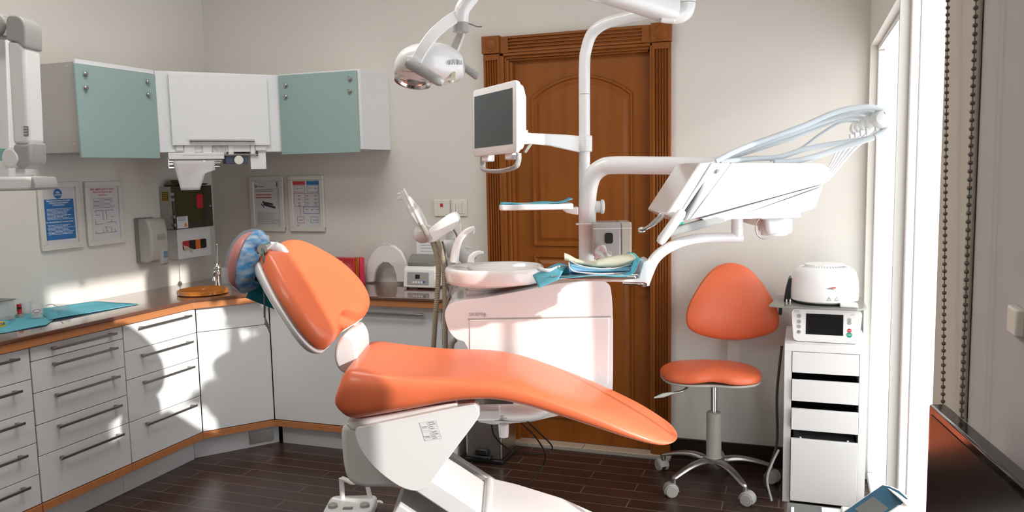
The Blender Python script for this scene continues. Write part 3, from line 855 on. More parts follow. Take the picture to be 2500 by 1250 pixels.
m = MB(); lines(m, V((-1.96, 3.975, 0.90)), V((1, 0, 0)), UP, 0, 0.09, 0, 0.2, 12, V((0, -1, 0)), 5, 0.15); m.build('small_print', M_GREYT, t, smooth=False)

# ================================================================== DENTAL CHAIR
def U(u, v, z): return EU*u + EV*v + UP*z
def uz(px, py, v):
    p = P(px, py, v); return p.dot(EU), p.z
def poly(pts, v): return [P(a, b, v) for a, b in pts]
def slab(pts, v0, v1, mb=None):
    """outline seen at v0 given thickness v1-v0 along EV"""
    mb = mb or MB()
    return mb.prism(poly(pts, v0), EV*(v1-v0))
def interp(tab, x):
    if x <= tab[0][0]: return tab[0][1]
    for (a, b), (c, d) in zip(tab, tab[1:]):
        if x <= c: return b+(d-b)*(x-a)/(c-a)
    return tab[-1][1]
ch = thing('dental_chair', 'orange reclining dental chair with white base in the middle of the room', 'dental chair', tuple(U(-0.1, 2.8, 0)))
VC = 2.80
ztop = [uz(a, b, 3.0) for a, b in ((872, 850), (890, 829), (910, 822), (1000, 833), (1100, 847), (1200, 849), (1250, 857), (1300, 870), (1400, 907), (1500, 950), (1560, 978), (1610, 1008), (1650, 1030))]
zbot = [uz(a, b, 2.6) for a, b in ((815, 1000), (830, 1028), (860, 1031), (1000, 1004), (1120, 979), (1200, 973), (1300, 995), (1450, 1043), (1550, 1076), (1610, 1094), (1640, 1092))]
rings = []
us = [-0.583, -0.581, -0.574, -0.56, -0.54, -0.51, -0.47, -0.41, -0.34, -0.27, -0.2, -0.13, -0.06, 0.0, 0.06, 0.13, 0.2, 0.27, 0.34, 0.40, 0.45, 0.49, 0.52, 0.545, 0.560, 0.566, 0.568]
for i, u in enumerate(us):
    hw = 0.255
    if u < -0.50: hw = 0.255-0.02*((-0.50-u)/0.083)**2
    if u > 0.36: hw = 0.245*math.sqrt(max(0.0, 1-((u-0.36)/0.2085)**2.9))
    if u < -0.3: hw += 0.012
    zt, zb = interp(ztop, u), interp(zbot, u)
    zm = zb+(zt-zb)*0.45
    k = 1.0
    if u < -0.53: k = max(0.12, (1-((-0.53-u)/0.0532)**2.2))**0.5 if u > -0.583 else 0.12
    if u > 0.52: k = math.sqrt(max(0.06, 1-((u-0.52)/0.0485)**2))
    ht, hb = (zt-zm)*k, (zm-zb)*k
    dish = 0.042*max(0, 1-abs(u+0.36)/0.26) + 0.008*max(0, 1-abs(u-0.2)/0.3)
    r_ = []
    N = 40
    for j in range(N):
        t = 2*PI*j/N
        c_, s_ = math.cos(t), math.sin(t)
        k2 = max(0.0, min(1.0, (u-0.25)/0.22))
        x = hw*math.copysign(abs(c_)**(2/(3.9-1.2*k2)), c_)
        zz = (ht if s_ > 0 else hb)*math.copysign(abs(s_)**(2/(3.1-0.3*k2)), s_)
        if s_ > 0: zz -= dish*(1-(x/hw)**2)**1.0*k + 0.0
        # side bolster lip towards the hips
        if s_ > 0 and u < -0.1: zz += 0.010*math.exp(-((abs(x)/hw-0.86)/0.10)**2)*min(1, (-0.1-u)/0.2)*k
        r_.append(U(u, VC+x, zm+zz))
    rings.append(r_)
MB().loft(rings).build('seat', M_ORANGE, ch, sub=1)
# backrest
bo = U(-0.605, 2.82, 0.885)
bs = (EU*-0.567+UP*0.825).normalized(); bn = (EU*0.825+UP*0.567).normalized()
ba = R(15)
bex = EV*math.cos(ba)+bn*math.sin(ba); bnn = bn*math.cos(ba)-EV*math.sin(ba)
bo = bo+bn*0.016
hwt = [(0.0, 0.168), (0.012, 0.196), (0.03, 0.220), (0.06, 0.238), (0.11, 0.246), (0.17, 0.238), (0.23, 0.217), (0.29, 0.183), (0.335, 0.150), (0.365, 0.124), (0.385, 0.100), (0.396, 0.070)]
def back_pad(t_top, t_bot, scale=1.0, dish=0.03, p=4.5, rim=1.0):
    rr = []
    bs_ = [0.0, 0.004, 0.012, 0.025, 0.045, 0.075, 0.11, 0.15, 0.19, 0.23, 0.27, 0.305, 0.335, 0.36, 0.378, 0.390, 0.396]
    ts = [-1, -0.985, -0.95, -0.90, -0.83, -0.75, -0.62, -0.45, -0.25, 0, 0.25, 0.45, 0.62, 0.75, 0.83, 0.90, 0.95, 0.985, 1]
    for b in bs_:
        w = interp(hwt, b)*scale
        eb = min(1.0, math.sqrt(max(0.0, 1-max(0.0, (0.055-b)/0.055)**2.2)), math.sqrt(max(0.0, 1-max(0.0, (b-0.341)/0.0555)**2.2)))
        eb = max(eb, 0.05)
        def pnt(t, side):
            a = t*w
            et = max(0.0, 1-abs(t)**p)**0.5
            bb = 0.198+(b-0.198)*scale
            bb += 0.085*math.exp(-(a/0.060)**2)*max(0.0, 1-b/0.12)**2 - 0.026*math.exp(-(a/0.035)**2)*max(0.0, (b-0.30)/0.096)**2
            if side > 0:
                h = t_top*et*eb
                if abs(t) < 0.87: h -= dish*(1-(abs(t)/0.87)**6)*eb*min(1.0, 0.35+b/0.2)
            else: h = -t_bot*et*eb
            h += 0.22*a*a + 0.05*(math.cos((b-0.13)*5)-1)
            return h, a, bb
        ring = [pnt(t, 1) for t in ts] + [pnt(t, -1) for t in reversed(ts[1:-1])]
        rr.append(ring)
    return rr
def place(rr, o): return [[o+bex*a+bs*b+bnn*h for h, a, b in r] for r in rr]
MB().loft(place(back_pad(0.066, 0.004, 1.0, 0.026, 5.5), bo)).build('backrest', M_ORANGE, ch, sub=1)
bo2 = bo - bnn*0.012
MB().loft(place(back_pad(0.008, 0.058, 1.02, 0.0, 3.5), bo2)).build('back_shell', M_WHITE, ch, sub=1)
m = MB()
m.tube(spline([bo2-bnn*0.050+bs*s+bex*-0.12 for s in (0.30, 0.2, 0.1, 0.04)]), 0.008, 8)
m.build('shell_rib', M_WHITE, ch)
# bracket joining back and seat
slab(smooth_loop([(848, 815), (827, 830), (817, 852), (817, 882), (832, 908), (860, 912), (872, 880), (868, 838)], 3), 2.74, 2.985).build('back_bracket', M_WHITE, ch, bevel=0.02, seg=4)
# seat carrier and covers
slab([(840, 1034), (1000, 1006), (1116, 983), (1118, 1000), (875, 1050), (858, 1052)], 2.60, 3.0).build('seat_carrier', M_WHITE2, ch, bevel=0.006)
cov = smooth_loop([(868, 1048), (905, 1038), (1010, 1016), (1140, 990), (1163, 992), (1170, 1006), (1164, 1026), (1115, 1092), (1058, 1170), (1038, 1193), (1010, 1199), (968, 1184), (912, 1140), (876, 1090)], 4)
slab(cov, 2.575, 2.66).build('side_cover', M_WHITE, ch, bevel=0.014, seg=4)
lab = MB(); 
lq = P(1024, 1032, 2.5745)
lex = (P(1064, 1026, 2.5745)-lq).normalized(); ley = (P(1030, 1051, 2.5745)-lq).normalized()*-1; len_ = -EV
for dz in (0, -0.034):
    ringbox(lab, lq+ley*dz, lex, ley, len_, 0, 0.055, -0.029, 0, 0.0004)
    flat(lab, lq+ley*dz, lex, ley, len_, 0.024, 0.0246, -0.029, 0)
    for z in (-0.007, -0.014, -0.021): flat(lab, lq+ley*dz, lex, ley, len_, 0.0246, 0.055, z, z+0.0005)
    lines(lab, lq+ley*dz, lex, ley, 0.003, 0.021, -0.022, -0.014, 2, len_, 4, 0.35, 0.1); lines(lab, lq+ley*dz, lex, ley, 0.028, 0.050, -0.029, 0.0, 4, len_, 7, 0.25, 0.5)
pl_ = MB(); flat(pl_, lq, lex, ley, len_, -0.001, 0.056, -0.065, 0.001, 0.0001)
pb = pl_.build('rating_plate', M_WHITE2, ch, smooth=False, label='white rating plate with black print'); lab.build('plate_print', M_BLACKT, pb, smooth=False)
hs = smooth_loop([(833, 1052), (846, 1037), (900, 1030), (1100, 1000), (1120, 1060), (1060, 1150), (1000, 1190), (930, 1193), (880, 1191), (850, 1174), (838, 1140), (833, 1090)], 3)
slab(hs, 2.665, 2.98).build('rear_housing', M_WHITE, ch, bevel=0.02, seg=4)
slab(cov, 2.985, 3.05).build('side_cover', M_WHITE, ch, bevel=0.014, seg=4)
# lifting arms
def link(p0, p1, h, v0, v1, mb):
    (x0, y0), (x1, y1) = p0, p1
    a, b = P(x0, y0, v0), P(x1, y1, v0); d = (b-a).normalized(); n = EV.cross(d).normalized()*h*0.5
    mb.obox(a-n, b-a, n*2, EV*(v1-v0))
m = MB(); link((1030, 1100), (1190, 1206), 0.070, 2.94, 2.66, m); m.build('lift_arm', M_WHITE, ch, bevel=0.008)
m = MB(); link((1085, 1110), (1205, 1186), 0.030, 3.0, 3.04, m); m.build('lift_arm', M_GREYP, ch, bevel=0.006)
m = MB(); link((985, 1185), (1150, 1295), 0.050, 2.92, 2.70, m); m.build('lift_arm', M_WHITE2, ch, bevel=0.006)
bc = [(1178, 1172), (1186, 1165), (1200, 1163), (1262, 1180), (1372, 1214), (1452, 1250), (1560, 1300), (1640, 1400), (1660, 1549), (1040, 1549), (1060, 1420), (1150, 1330), (1196, 1250), (1199, 1180)]
m = slab([(1199, 1166), (1262, 1181), (1372, 1215), (1450, 1250), (1540, 1300), (1570, 1400), (1580, 1540), (1040, 1540), (1060, 1420), (1150, 1330), (1202, 1250)], 2.98, 2.62)
for p in m.v: p.z = max(p.z, 0.0)
m.build('base_cover', M_WHITE, ch, bevel=0.02, seg=3)
m = MB().cyl(P(1194, 1176, 2.96), P(1194, 1176, 2.96)-EV*0.32, 0.018); m.build('hinge_pin', M_WHITE, ch)
m = MB(); m.obox(P(1115, 990, 2.64), EU*0.19, EV*0.34, UP*0.022); m.build('seat_slide', M_STEEL, ch, bevel=0.002)
# headrest
ho = U(-0.915, 2.80, 1.158); hsx = (EU*0.235+UP*0.972).normalized(); hn = (EU*-0.972+UP*0.235).normalized()
hout = [(0.135*math.copysign(abs(math.cos(t))**0.85, math.cos(t)), 0.103*math.copysign(abs(math.sin(t))**0.85, math.sin(t))) for t in [2*PI*k/36 for k in range(36)]]
hr = pillow(hout, ho-hn*0.0, EV, hsx, hn, 0.054, 0.006, power=2.2).build('headrest', M_ORANGE, ch, sub=1)
m = MB().loft([[U(-0.868+0.5*s*0.12+r*math.cos(t)*0.5, 2.80+1.6*r*math.sin(t), 1.165+s*0.06+r*math.cos(t)*0.7) for t in [2*PI*k/20 for k in range(20)]] for s, r in ((-0.9, 0.01), (-0.7, 0.036), (-0.3, 0.048), (0.2, 0.048), (0.6, 0.034), (0.8, 0.012))])
m.build('headrest_bracket', M_WHITE, ch, sub=1)
m = MB(); m.cyl(U(-0.842, 2.72, 1.205), U(-0.842, 2.86, 1.205), 0.017); m.build('headrest_joint', M_CHROME, ch)
m = MB(); m.cyl(U(-0.842, 2.73, 1.205), U(-0.842, 2.87, 1.205), 0.0125)
m.tube(spline([U(-0.842, 2.80, 1.205), U(-0.81, 2.81, 1.195), U(-0.79, 2.82, 1.16)]), 0.02, 12)
m.build('headrest_arm', M_WHITE, ch, bevel=0.004)
# crinkled cover stretched over the headrest
cb_ = []
NT, NP = 26, 72
for i in range(1, NT):
    th = PI*i/NT
    r_ = []
    for k in range(NP):
        ph = 2*PI*k/NP
        a = math.cos(th); rad = math.sin(th)**0.8
        wob = 1+0.018*math.sin(k*13.7+i*0.3)*(1 if a < 0 else 0.15)
        side = 0.062*a if a > 0 else 0.066*a*(0.85+0.15*math.sin(ph*9+2))
        r_.append(ho+hn*side+EV*0.145*rad*math.cos(ph)*wob+hsx*0.113*rad*math.sin(ph)*wob)
    cb_.append(r_)
split = NT//2+1
hc = thing('headrest_cover', 'crinkled translucent blue disposable cover stretched over the headrest of the dental chair', 'headrest cover', tuple(ho-UP*0.113))
MB().loft(cb_[:split], cap=True).build('front_film', M_COVERW, hc)
MB().loft(cb_[split-1:-4], cap=False).build('gathered_back', M_COVER, hc)
MB().tube([lerp(p, ho, 0.02) for p in cb_[-5]]+[cb_[-5][0]], 0.0045, 6).build('elastic_edge', M_MASKB, hc)
# patient bib hanging behind on its clip cord
t = thing('patient_bib', 'dark teal paper patient bib hanging behind the headrest from a clip cord', 'bib', tuple(P(645, 760, 3.0)))
slab([(652, 610), (600, 727), (674, 757), (684, 735), (700, 650), (660, 610)], 2.86, 2.863).build('bib_sheet', M_TEALP, t, smooth=False)
m = MB(); m.tube(spline([P(640, 606, 2.72), P(644, 640, 2.70), P(645, 700, 2.69), P(646, 775, 2.69)]), 0.0032, 8); m.build('cord', mat('teal_cord', (0.10, 0.17, 0.16), 0.6), t)
m = MB(); m.tube([P(647, 775, 2.69), P(650, 788, 2.69), P(657, 805, 2.69), P(660, 813, 2.69)], [0.003, 0.005, 0.004, 0.003], 8); m.tube([P(645, 790, 2.685), P(652, 797, 2.685), P(658, 806, 2.685)], 0.0025, 6)
m.build('clip', M_STEEL, t)

# ================================================================== DENTAL UNIT
un = thing('dental_unit', 'white dental unit with spittoon bowl between the chair and the door', 'dental unit', tuple(U(0.03, 3.28, 0)))
V1, V2 = 3.13, 3.46
body = [(1086, 772), (1090, 752), (1102, 741), (1130, 734), (1211, 722), (1306, 704), (1360, 693), (1420, 687), (1468, 687), (1486, 694), (1492, 712), (1496, 772), (1496, 938), (1488, 952), (1440, 990), (1390, 1008), (1330, 1022), (1280, 1031), (1170, 1031), (1150, 960), (1141, 848), (1113, 827), (1095, 805)]
slab(smooth_loop(body, 3), V1, V2).build('body', M_WHITE, un, bevel=0.030, seg=5)
dd_ = slab([(1146, 781), (1488, 775), (1486, 935), (1476, 950), (1146, 962)], V1-0.004, V1+0.01).build('front_door', M_WHITE, un, bevel=0.004)
slab([(1143, 777.5), (1492, 771.5), (1492, 775), (1143, 781.5)], V1-0.002, V1+0.012).build('door_seam', M_OLIVE, un, smooth=False)
slab([(1482, 775), (1497, 775), (1497, 826), (1489, 827), (1489, 945), (1482, 948)], V1+0.03, V2-0.03).build('end_door', M_WHITE, un, bevel=0.006)
ms = [(1240, 700), (1300, 690), (1400, 683), (1462, 684), (1476, 700)]
# logo
lo_ = P(1145, 771.5, V1-0.0005)
txt('SKEMA', 0.019, lo_+EV*-0.002, EU, UP, M_GREYP, un, ext=0.0002, squash=1.18)
txt('8', 0.014, P(1181, 774, V1-0.0025), EU, UP, M_GREYP, un, ext=0.0002)
# belly under the chair arm
m = MB(); rr = []
for k in range(9):
    a = -1+2*k/8; s_ = math.sqrt(max(0.0, 1-abs(a)**2.5))*0.95+0.05
    cpt = P(1258+a*98, 1004, 3.08); 
    rr.append([cpt+EV*0.10*math.sin(t)*s_+EV*0.05+UP*(0.050*math.cos(t)*s_) for t in [2*PI*q/24 for q in range(24)]])
m.loft(rr).build('lower_cowl', M_WHITE, un, sub=1)
m = MB(); q = P(1208, 1028, 2.965); lines(m, q, EU, UP, 0, 0.045, -0.0, 0.022, 5, EV*-1, 5, 0.45, 0.3)
m.build('plate_print', M_BLACKT, un, smooth=False)
MB().lathe([(0.018, 0), (0.021, 0.045), (0.019, 0.05)], P(1230, 1066, 3.04), UP, 20).build('drain_spout', M_WHITE2, un)
MB().obox(P(1090, 1030, 2.94), EU*0.20, EV*0.14, UP*0.045).build('joining_arm', M_WHITE2, un, bevel=0.008)
# spittoon
sp0 = U(uz(1168, 700, 3.28)[0], 3.28, 0)
zt_ = uz(1168, 722, 3.28)[1]
MB().lathe([(0.058, zt_-0.03), (0.060, zt_+0.025), (0.064, zt_+0.03)], U(uz(1172, 700, 3.28)[0], 3.28, 0), UP, 36).build('bowl_neck', M_WHITE, un)
bc_ = U(uz(1207, 650, 3.28)[0], 3.28, 0)
zr = uz(1207, 640, 3.28)[1]
def bowl_ring(h, ru, rv, du=0.0, p=2.3):
    return [bc_+UP*h+EU*(du+ru*math.copysign(abs(math.cos(t))**(2/p), math.cos(t)))+EV*(rv*math.copysign(abs(math.sin(t))**(2/p), math.sin(t))) for t in [2*PI*k/48 for k in range(48)]]
z0 = zt_+0.022
prof = [(z0, 0.055, 0.06, -0.055), (z0+0.012, 0.070, 0.075, -0.048), (z0+0.022, 0.115, 0.11, -0.025), (z0+0.030, 0.155, 0.14, -0.012), (z0+0.036, 0.182, 0.158, 0.0)]
m = MB(); m.loft([bowl_ring(*p) for p in prof]); m.build('bowl_base', M_WHITE, un, sub=1)
m = MB()
zz = z0+0.034
rim = [(zz, 0.180, 0.156, 0.0), (zz, 0.196, 0.168, 0.0), (zz+0.030, 0.202, 0.172, 0.0), (zz+0.058, 0.204, 0.173, 0.0), (zz+0.066, 0.198, 0.168, 0.0), (zz+0.066, 0.190, 0.158, 0.003)]
ins = [(zz+0.060, 0.150, 0.142, 0.040), (zz+0.042, 0.138, 0.130, 0.044), (zz+0.012, 0.10, 0.095, 0.046), (zz+0.006, 0.05, 0.05, 0.046), (zz+0.004, 0.012, 0.012, 0.046)]
m.loft([bowl_ring(*p) for p in rim+ins]); m.build('bowl', M_ENAMEL, un, sub=1)
zd = zz+0.066
pt = lambda x, y: P(x, y, 3.28)
f1 = spline([pt(1109, 640), pt(1113, 608), pt(1123, 583), pt(1138, 566), pt(1152, 558), pt(1159, 557)])
MB().tube(f1, [0.019, 0.0075], 14).build('cup_filler_spout', M_ENAMEL, un, bevel=0)
MB().cyl(pt(1158, 556), pt(1156, 570), 0.005, 12).build('spout_tip', M_ENAMEL, un)
f2 = spline([pt(1150, 640), pt(1151, 629), pt(1159, 620), pt(1170, 616), pt(1181, 617)])
MB().tube(f2, [0.016, 0.0055], 14).build('rinse_spout', M_ENAMEL, un)
# supply hoses of the spittoon
m = MB(); m.tube(spline([P(1108, 735, 3.30), P(1101, 760, 3.32), P(1098, 790, 3.3)]), 0.006, 8); m.tube(spline([P(1103, 700, 3.36), P(1093, 730, 3.36), P(1090, 770, 3.36)]), 0.005, 8); m.tube(spline([P(1090, 695, 3.38), P(1105, 740, 3.38)]), 0.004, 8)
m.tube(spline([P(1112, 828, 3.34), P(1103, 840, 3.34), P(1100, 870, 3.34)]), 0.012, 10)
m.build('supply_hose', M_GREYP, un)
# columns
big = spline([P(1434, 700, 3.30), P(1434, 620, 3.30), P(1434, 520, 3.28), P(1436, 470, 3.26), P(1447, 430, 3.24), P(1470, 409, 3.22), P(1500, 403.5, 3.2), P(1600, 404, 3.17), P(1700, 405, 3.13), P(1760, 405, 3.08), P(1792, 414, 2.98), P(1800, 440, 2.90)], 6)
MB().tube(big, 0.0352, 24).build('support_pipe', M_WHITE, un)
pole = spline([P(1427, 690, 3.41), P(1427, 500, 3.41), P(1427, 300, 3.41), P(1427, 160, 3.41), P(1431, 122, 3.41), P(1442, 88, 3.40), P(1460, 68, 3.38), P(1490, 53, 3.36), P(1560, 36, 3.3), P(1625, 24, 3.22), P(1662, 22, 3.18)], 5)
MB().tube(pole, 0.0235, 22).build('lamp_pole', M_WHITE, un)
MB().cyl(P(1427, 231, 3.41), P(1427, 229.5, 3.41), 0.0240, 24).build('pole_joint', M_GREYP, un)
MB().tube([P(1406, 547, 3.24), P(1450, 547, 3.24)], 0.004, 10).build('cross_pin', M_WHITE, un)
MB().cyl(P(1452, 505, 3.28), P(1466, 505, 3.28), 0.024, 24).build('clamp_collar', M_WHITE, un, bevel=0.003)
MB().cyl(P(1466, 505, 3.28), P(1475, 505, 3.28), 0.030, 28).build('clamp_knob', M_WHITE, un, bevel=0.006)

# small side tray on the pole
t = thing('side_tray', 'narrow white side tray on the support pipe left of the paper dispenser', 'tray', tuple(P(1320, 512, 3.2)))
to = P(1219, 509, 3.12); tl = (P(1400, 507, 3.12)-to).length
ox = rrect(0, 0.285, 0, 0.20, 0.02)
m = MB().prism([U(to.dot(EU)+a, 3.10+b, to.z-0.008) for a, b in ox], (0, 0, 0.022)); m.build('tray', M_WHITE, t, bevel=0.005, seg=3)
slab([(1372, 511), (1412, 505), (1412, 525), (1396, 523), (1382, 519)], 3.17, 3.25).build('tray_bracket', M_WHITE, t, bevel=0.004)
m = MB(); rr = []
for i in range(24):
    a = 0.004+0.279*i/23
    rr.append([U(to.dot(EU)+a, 3.106+0.185*j/8, to.z+0.0155+0.0025*math.sin(i*0.45+j*0.2)+(0.018*max(0, (i-18)/5)**1.6)) for j in range(9)])
m.loft(rr, cap=False, closed=False); tag(m.build('tray_paper', M_BLUEP, solid=0.0012), 'blue paper liner lying on the narrow side tray', 'paper liner')

# paper / cup dispenser behind the pipe
t = thing('paper_dispenser', 'grey translucent tissue dispenser box on the dental unit right of the support pipe', 'dispenser', tuple(P(1494, 640, 3.2)))
q0 = P(1449, 629, 3.18); q1 = P(1516, 541, 3.18); wq = (q1-q0).dot(EU); hq = q1.z-q0.z
m = MB().obox(q0, EU*wq*1.02, EV*0.15, UP*hq*0.98); m.build('box', mat('smoky_grey_acrylic', (0.42, 0.41, 0.40), 0.25, coat=0.3), t, bevel=0.01, seg=3)
MB().obox(q0+EU*wq*1.02+UP*0.002, EU*0.040, EV*0.13+EU*0.0, UP*hq*0.97).build('side_shell', mat('frosted_olive_plastic', (0.50, 0.49, 0.43), 0.3), t, bevel=0.005)
MB().obox(q0+UP*(hq*0.80)-EV*0.001, EU*(wq*1.02+0.041), EV*0.01, UP*0.0025).build('lid_line', M_WHITE, t, smooth=False)
sl = rrect(0, 0.032, 0, 0.042, 0.009)
MB().prism([q0+EU*(0.045+a)+UP*(0.055+b)-EV*0.001 for a, b in sl], EV*-0.0035).build('slot', M_BLACK, t, smooth=False)
MB().prism([q0+EU*(0.045+a)+UP*(0.055+b)-EV*0.002 for a, b in rrect(-0.004, 0.036, -0.004, 0.046, 0.012)], EV*0.004).build('slot_rim', M_OLIVE, t, bevel=0.001)
m = MB(); rr = []
for i in range(9):
    rr.append([P(1450+5.2*i+1.5*j*0.2, 634-3.2*j-6*math.sin(i*0.55)*(j/6)-(0 if i > 5 else i*1.2), 3.15+0.008*math.sin(i*1.2+j)) for j in range(9)])
m.loft(rr, cap=False, closed=False); tag(m.build('tissue', M_TISSUE, solid=0.001), 'crumpled white tissue pulled from the slot of the grey dispenser box', 'tissue')

# ================================================================== MONITOR
mo = thing('monitor', 'white-framed monitor with grey screen on an arm in front of the door', 'monitor', tuple(P(1215, 410, 3.1)))
TL, TR, BR, BL = P(1151, 222, 3.24), P(1258, 195, 2.95), P(1256, 378, 2.93), P(1161, 377, 3.22)
ex = (TR-TL).normalized(); ey = ((TL-BL).normalized()+(TR-BR).normalized()).normalized(); ey = (ey-ex*ey.dot(ex)).normalized(); en = ex.cross(ey)
W_ = ((TR-TL).length+(BR-BL).length)/2; H_ = ((TL-BL).length+(TR-BR).length)/2
oc = (TL+TR+BL+BR)/4-ex*W_/2-ey*H_/2
if en.dot(EYE-oc) < 0: en = -en
def mp(a, b, n=0.0): return oc+ex*a+ey*b+en*n
m = MB().loft([[mp(a, b, n) for a, b in rrect(i, W_-i, i, H_-i, 0.014)] for i, n in ((0.002, -0.02), (0.0, -0.012), (0.0, -0.003), (0.004, 0.0))]); m.build('bezel', M_WHITE, mo, bevel=0)
m = MB().loft([[mp(a, b, n) for a, b in rrect(i, W_-i, i+0.4*i, H_-i*1.4, 0.016)] for i, n in ((0.004, -0.018), (0.010, -0.040), (0.03, -0.062), (0.06, -0.075))]); m.build('back_cover', M_WHITE, mo)
MB().obox(mp(0.016, 0.032, 0.0002), ex*(W_-0.038), ey*(H_-0.058), en*0.0006).build('screen', M_SCREEN, mo, smooth=False)
hp = spline([mp(0.03, 0.0, -0.03), mp(0.03, -0.03, -0.028), mp(0.05, -0.052, -0.022), mp(W_/2, -0.062, -0.016), mp(W_-0.05, -0.052, -0.022), mp(W_-0.03, -0.03, -0.028), mp(W_-0.03, 0.0, -0.03)])
MB().tube(hp, 0.011, 12, flat=0.7, up=en).build('grab_handle', M_GREYP, mo)
MB().obox(mp(0.05, -0.022, -0.045), ex*0.05, ey*0.03, en*0.035).build('foot_block', M_WHITE, mo, bevel=0.006); MB().obox(mp(W_-0.10, -0.022, -0.045), ex*0.05, ey*0.03, en*0.035).build('foot_block', M_WHITE, mo, bevel=0.006)
m = MB(); rr = []
for x, y0, y1, v in ((1276, 322, 352, 3.12), (1300, 326, 352, 3.20), (1340, 327, 356, 3.30), (1380, 329, 365, 3.37), (1412, 332, 372, 3.41), (1427, 332, 372, 3.41)):
    a, b = P(x, y0, v), P(x, y1, v); rr.append([a-EV*0.02, a+EV*0.02, b+EV*0.02, b-EV*0.02])
m.loft(rr).build('arm', M_WHITE, mo, bevel=0.005)
MB().cyl(P(1428, 371, 3.41), P(1428, 331, 3.41), 0.031, 28).build('pole_clamp', M_WHITE, mo, bevel=0.004)
MB().cyl(P(1281, 318, 3.12), P(1281, 352, 3.12), 0.012, 16).build('swivel', M_WHITE, mo)
m = MB(); m.tube([P(1294, 352, 3.15), P(1280, 372, 3.12)], 0.004, 8); m.tube([P(1298, 352, 3.15), P(1283, 373, 3.12)], 0.003, 8); m.build('tilt_strut', M_STEEL, mo)

# ================================================================== OPERATING LAMP
la = thing('operating_lamp', 'white dental operating lamp with two grey handles hanging above the chair', 'operating lamp', tuple(P(1060, 200, 2.8)))
LV = 2.80
def lp(x, y, v=LV): return P(x, y, v)
# arm from the pole top down to the lamp
e0, e1 = P(1636, 24, 3.16), P(1180, -92, 2.78)
d_ = (e1-e0).normalized(); sd = d_.cross(UP).normalized(); uu = sd.cross(d_).normalized()
m = MB(); rr = []
for k in range(9):
    s = k/8; h = lerp(0.045, 0.038, s); wv = lerp(0.058, 0.05, s)
    c = e0.lerp(e1, s)+UP*0.012*math.sin(PI*s)
    rr.append([c+sd*wv*math.copysign(abs(math.cos(t))**0.6, math.cos(t))+uu*h*math.copysign(abs(math.sin(t))**0.6, math.sin(t)) for t in [2*PI*q/24 for q in range(24)]])
m.loft(rr).build('spring_arm', M_WHITE, la)
el = spline([P(1622, 34, 3.17), P(1650, 36, 3.17), P(1668, 30, 3.17), P(1676, 12, 3.17), P(1677, -30, 3.17)])
MB().tube(el, 0.034, 24).build('elbow_joint', M_WHITE, la)
MB().cyl(P(1677, 8, 3.17), P(1677, 6.5, 3.17), 0.0348, 24).build('joint_ring', M_GREYD, la)
MB().cyl(P(1612, 42, 3.14), P(1648, 42, 3.14), 0.020, 20).build('arm_knuckle', M_WHITE, la, bevel=0.005)
tb = spline([e1, P(1172, -40, 2.79), P(1150, -8, 2.80), P(1132, 18, 2.8), P(1127, 34, 2.8), P(1126, 60, 2.8)])
MB().tube(tb, [0.030, 0.024], 20).build('drop_tube', M_WHITE, la)
MB().cyl(lp(1125, 79), lp(1125, 55), 0.0265, 28).build('index_ring', M_GREYP, la, bevel=0.002)
MB().tube(spline([lp(1140, 56), lp(1152, 60), lp(1165, 65), lp(1177, 65)]), 0.0022, 8).build('pull_wire', M_GREYD, la)
def band(pts, wd, th, mb):
    pts = spline(pts, 6); rr = []
    for i, p in enumerate(pts):
        t = (pts[min(i+1, len(pts)-1)]-pts[max(i-1, 0)]).normalized(); n = EV.cross(t).normalized()
        w2 = wd[0]+(wd[1]-wd[0])*i/(len(pts)-1)
        rr.append([p+n*w2-EV*th, p+n*w2+EV*th, p-n*w2+EV*th, p-n*w2-EV*th])
    mb.loft(rr)
m = MB(); band([lp(1016, 150, 2.66), lp(1034, 118, 2.67), lp(1058, 85, 2.70), lp(1088, 58, 2.75), lp(1112, 43, 2.79), lp(1126, 38, 2.8)], (0.017, 0.021), 0.010, m)
m.build('yoke', M_WHITE, la, bevel=0.003)
m = MB(); band([lp(1108, 160, 2.95), lp(1110, 120, 2.95), lp(1124, 88, 2.92), lp(1130, 74, 2.86), lp(1128, 60, 2.80)], (0.014, 0.014), 0.006, m); m.build('yoke', M_GREYP, la, bevel=0.002)
MB().tube(spline([lp(1117, 126, 2.92), lp(1126, 104, 2.9), lp(1133, 82, 2.86), lp(1131, 66, 2.82)]), 0.0035, 8).build('cable', M_WHITE, la)
# head: dome body built of rings from the reflector end (left) to the rear housing (right)
sec = [(965, 176, 186, 0.030), (968, 152, 191, 0.075), (980, 130, 196, 0.110), (1000, 116, 200, 0.132), (1030, 108, 203, 0.14), (1060, 106, 205, 0.135), (1082, 107, 206, 0.115), (1100, 113, 205, 0.095), (1120, 126, 197, 0.075), (1132, 140, 188, 0.060), (1134, 150, 180, 0.045)]
rr = []
for x, y0, y1, hv in sec:
    a, b = lp(x, y0), lp(x, y1); c = (a+b)/2; h = (a-b)/2
    rr.append([c+h*math.copysign(abs(math.sin(t))**0.8, math.sin(t))+EV*hv*math.copysign(abs(math.cos(t))**0.8, math.cos(t)) for t in [2*PI*q/28 for q in range(28)]])
MB().loft(rr).build('lamp_head', M_WHITE, la, sub=1)
m = MB(); q = P(1008, 196, 2.77); nrm = (UP*-1+EU*-0.15-EV*0.30).normalized()
m.lathe([(0.062, 0.0), (0.062, 0.012), (0.050, 0.013), (0.045, 0.005), (0.0, 0.003)], q-nrm*0.004, nrm, 36, ref=EU); m.build('reflector', M_CHROME, la)
MB().lathe([(0.018, 0.0), (0.018, 0.012), (0, 0.014)], q, nrm, 20).build('bulb_cap', M_GREYD, la)
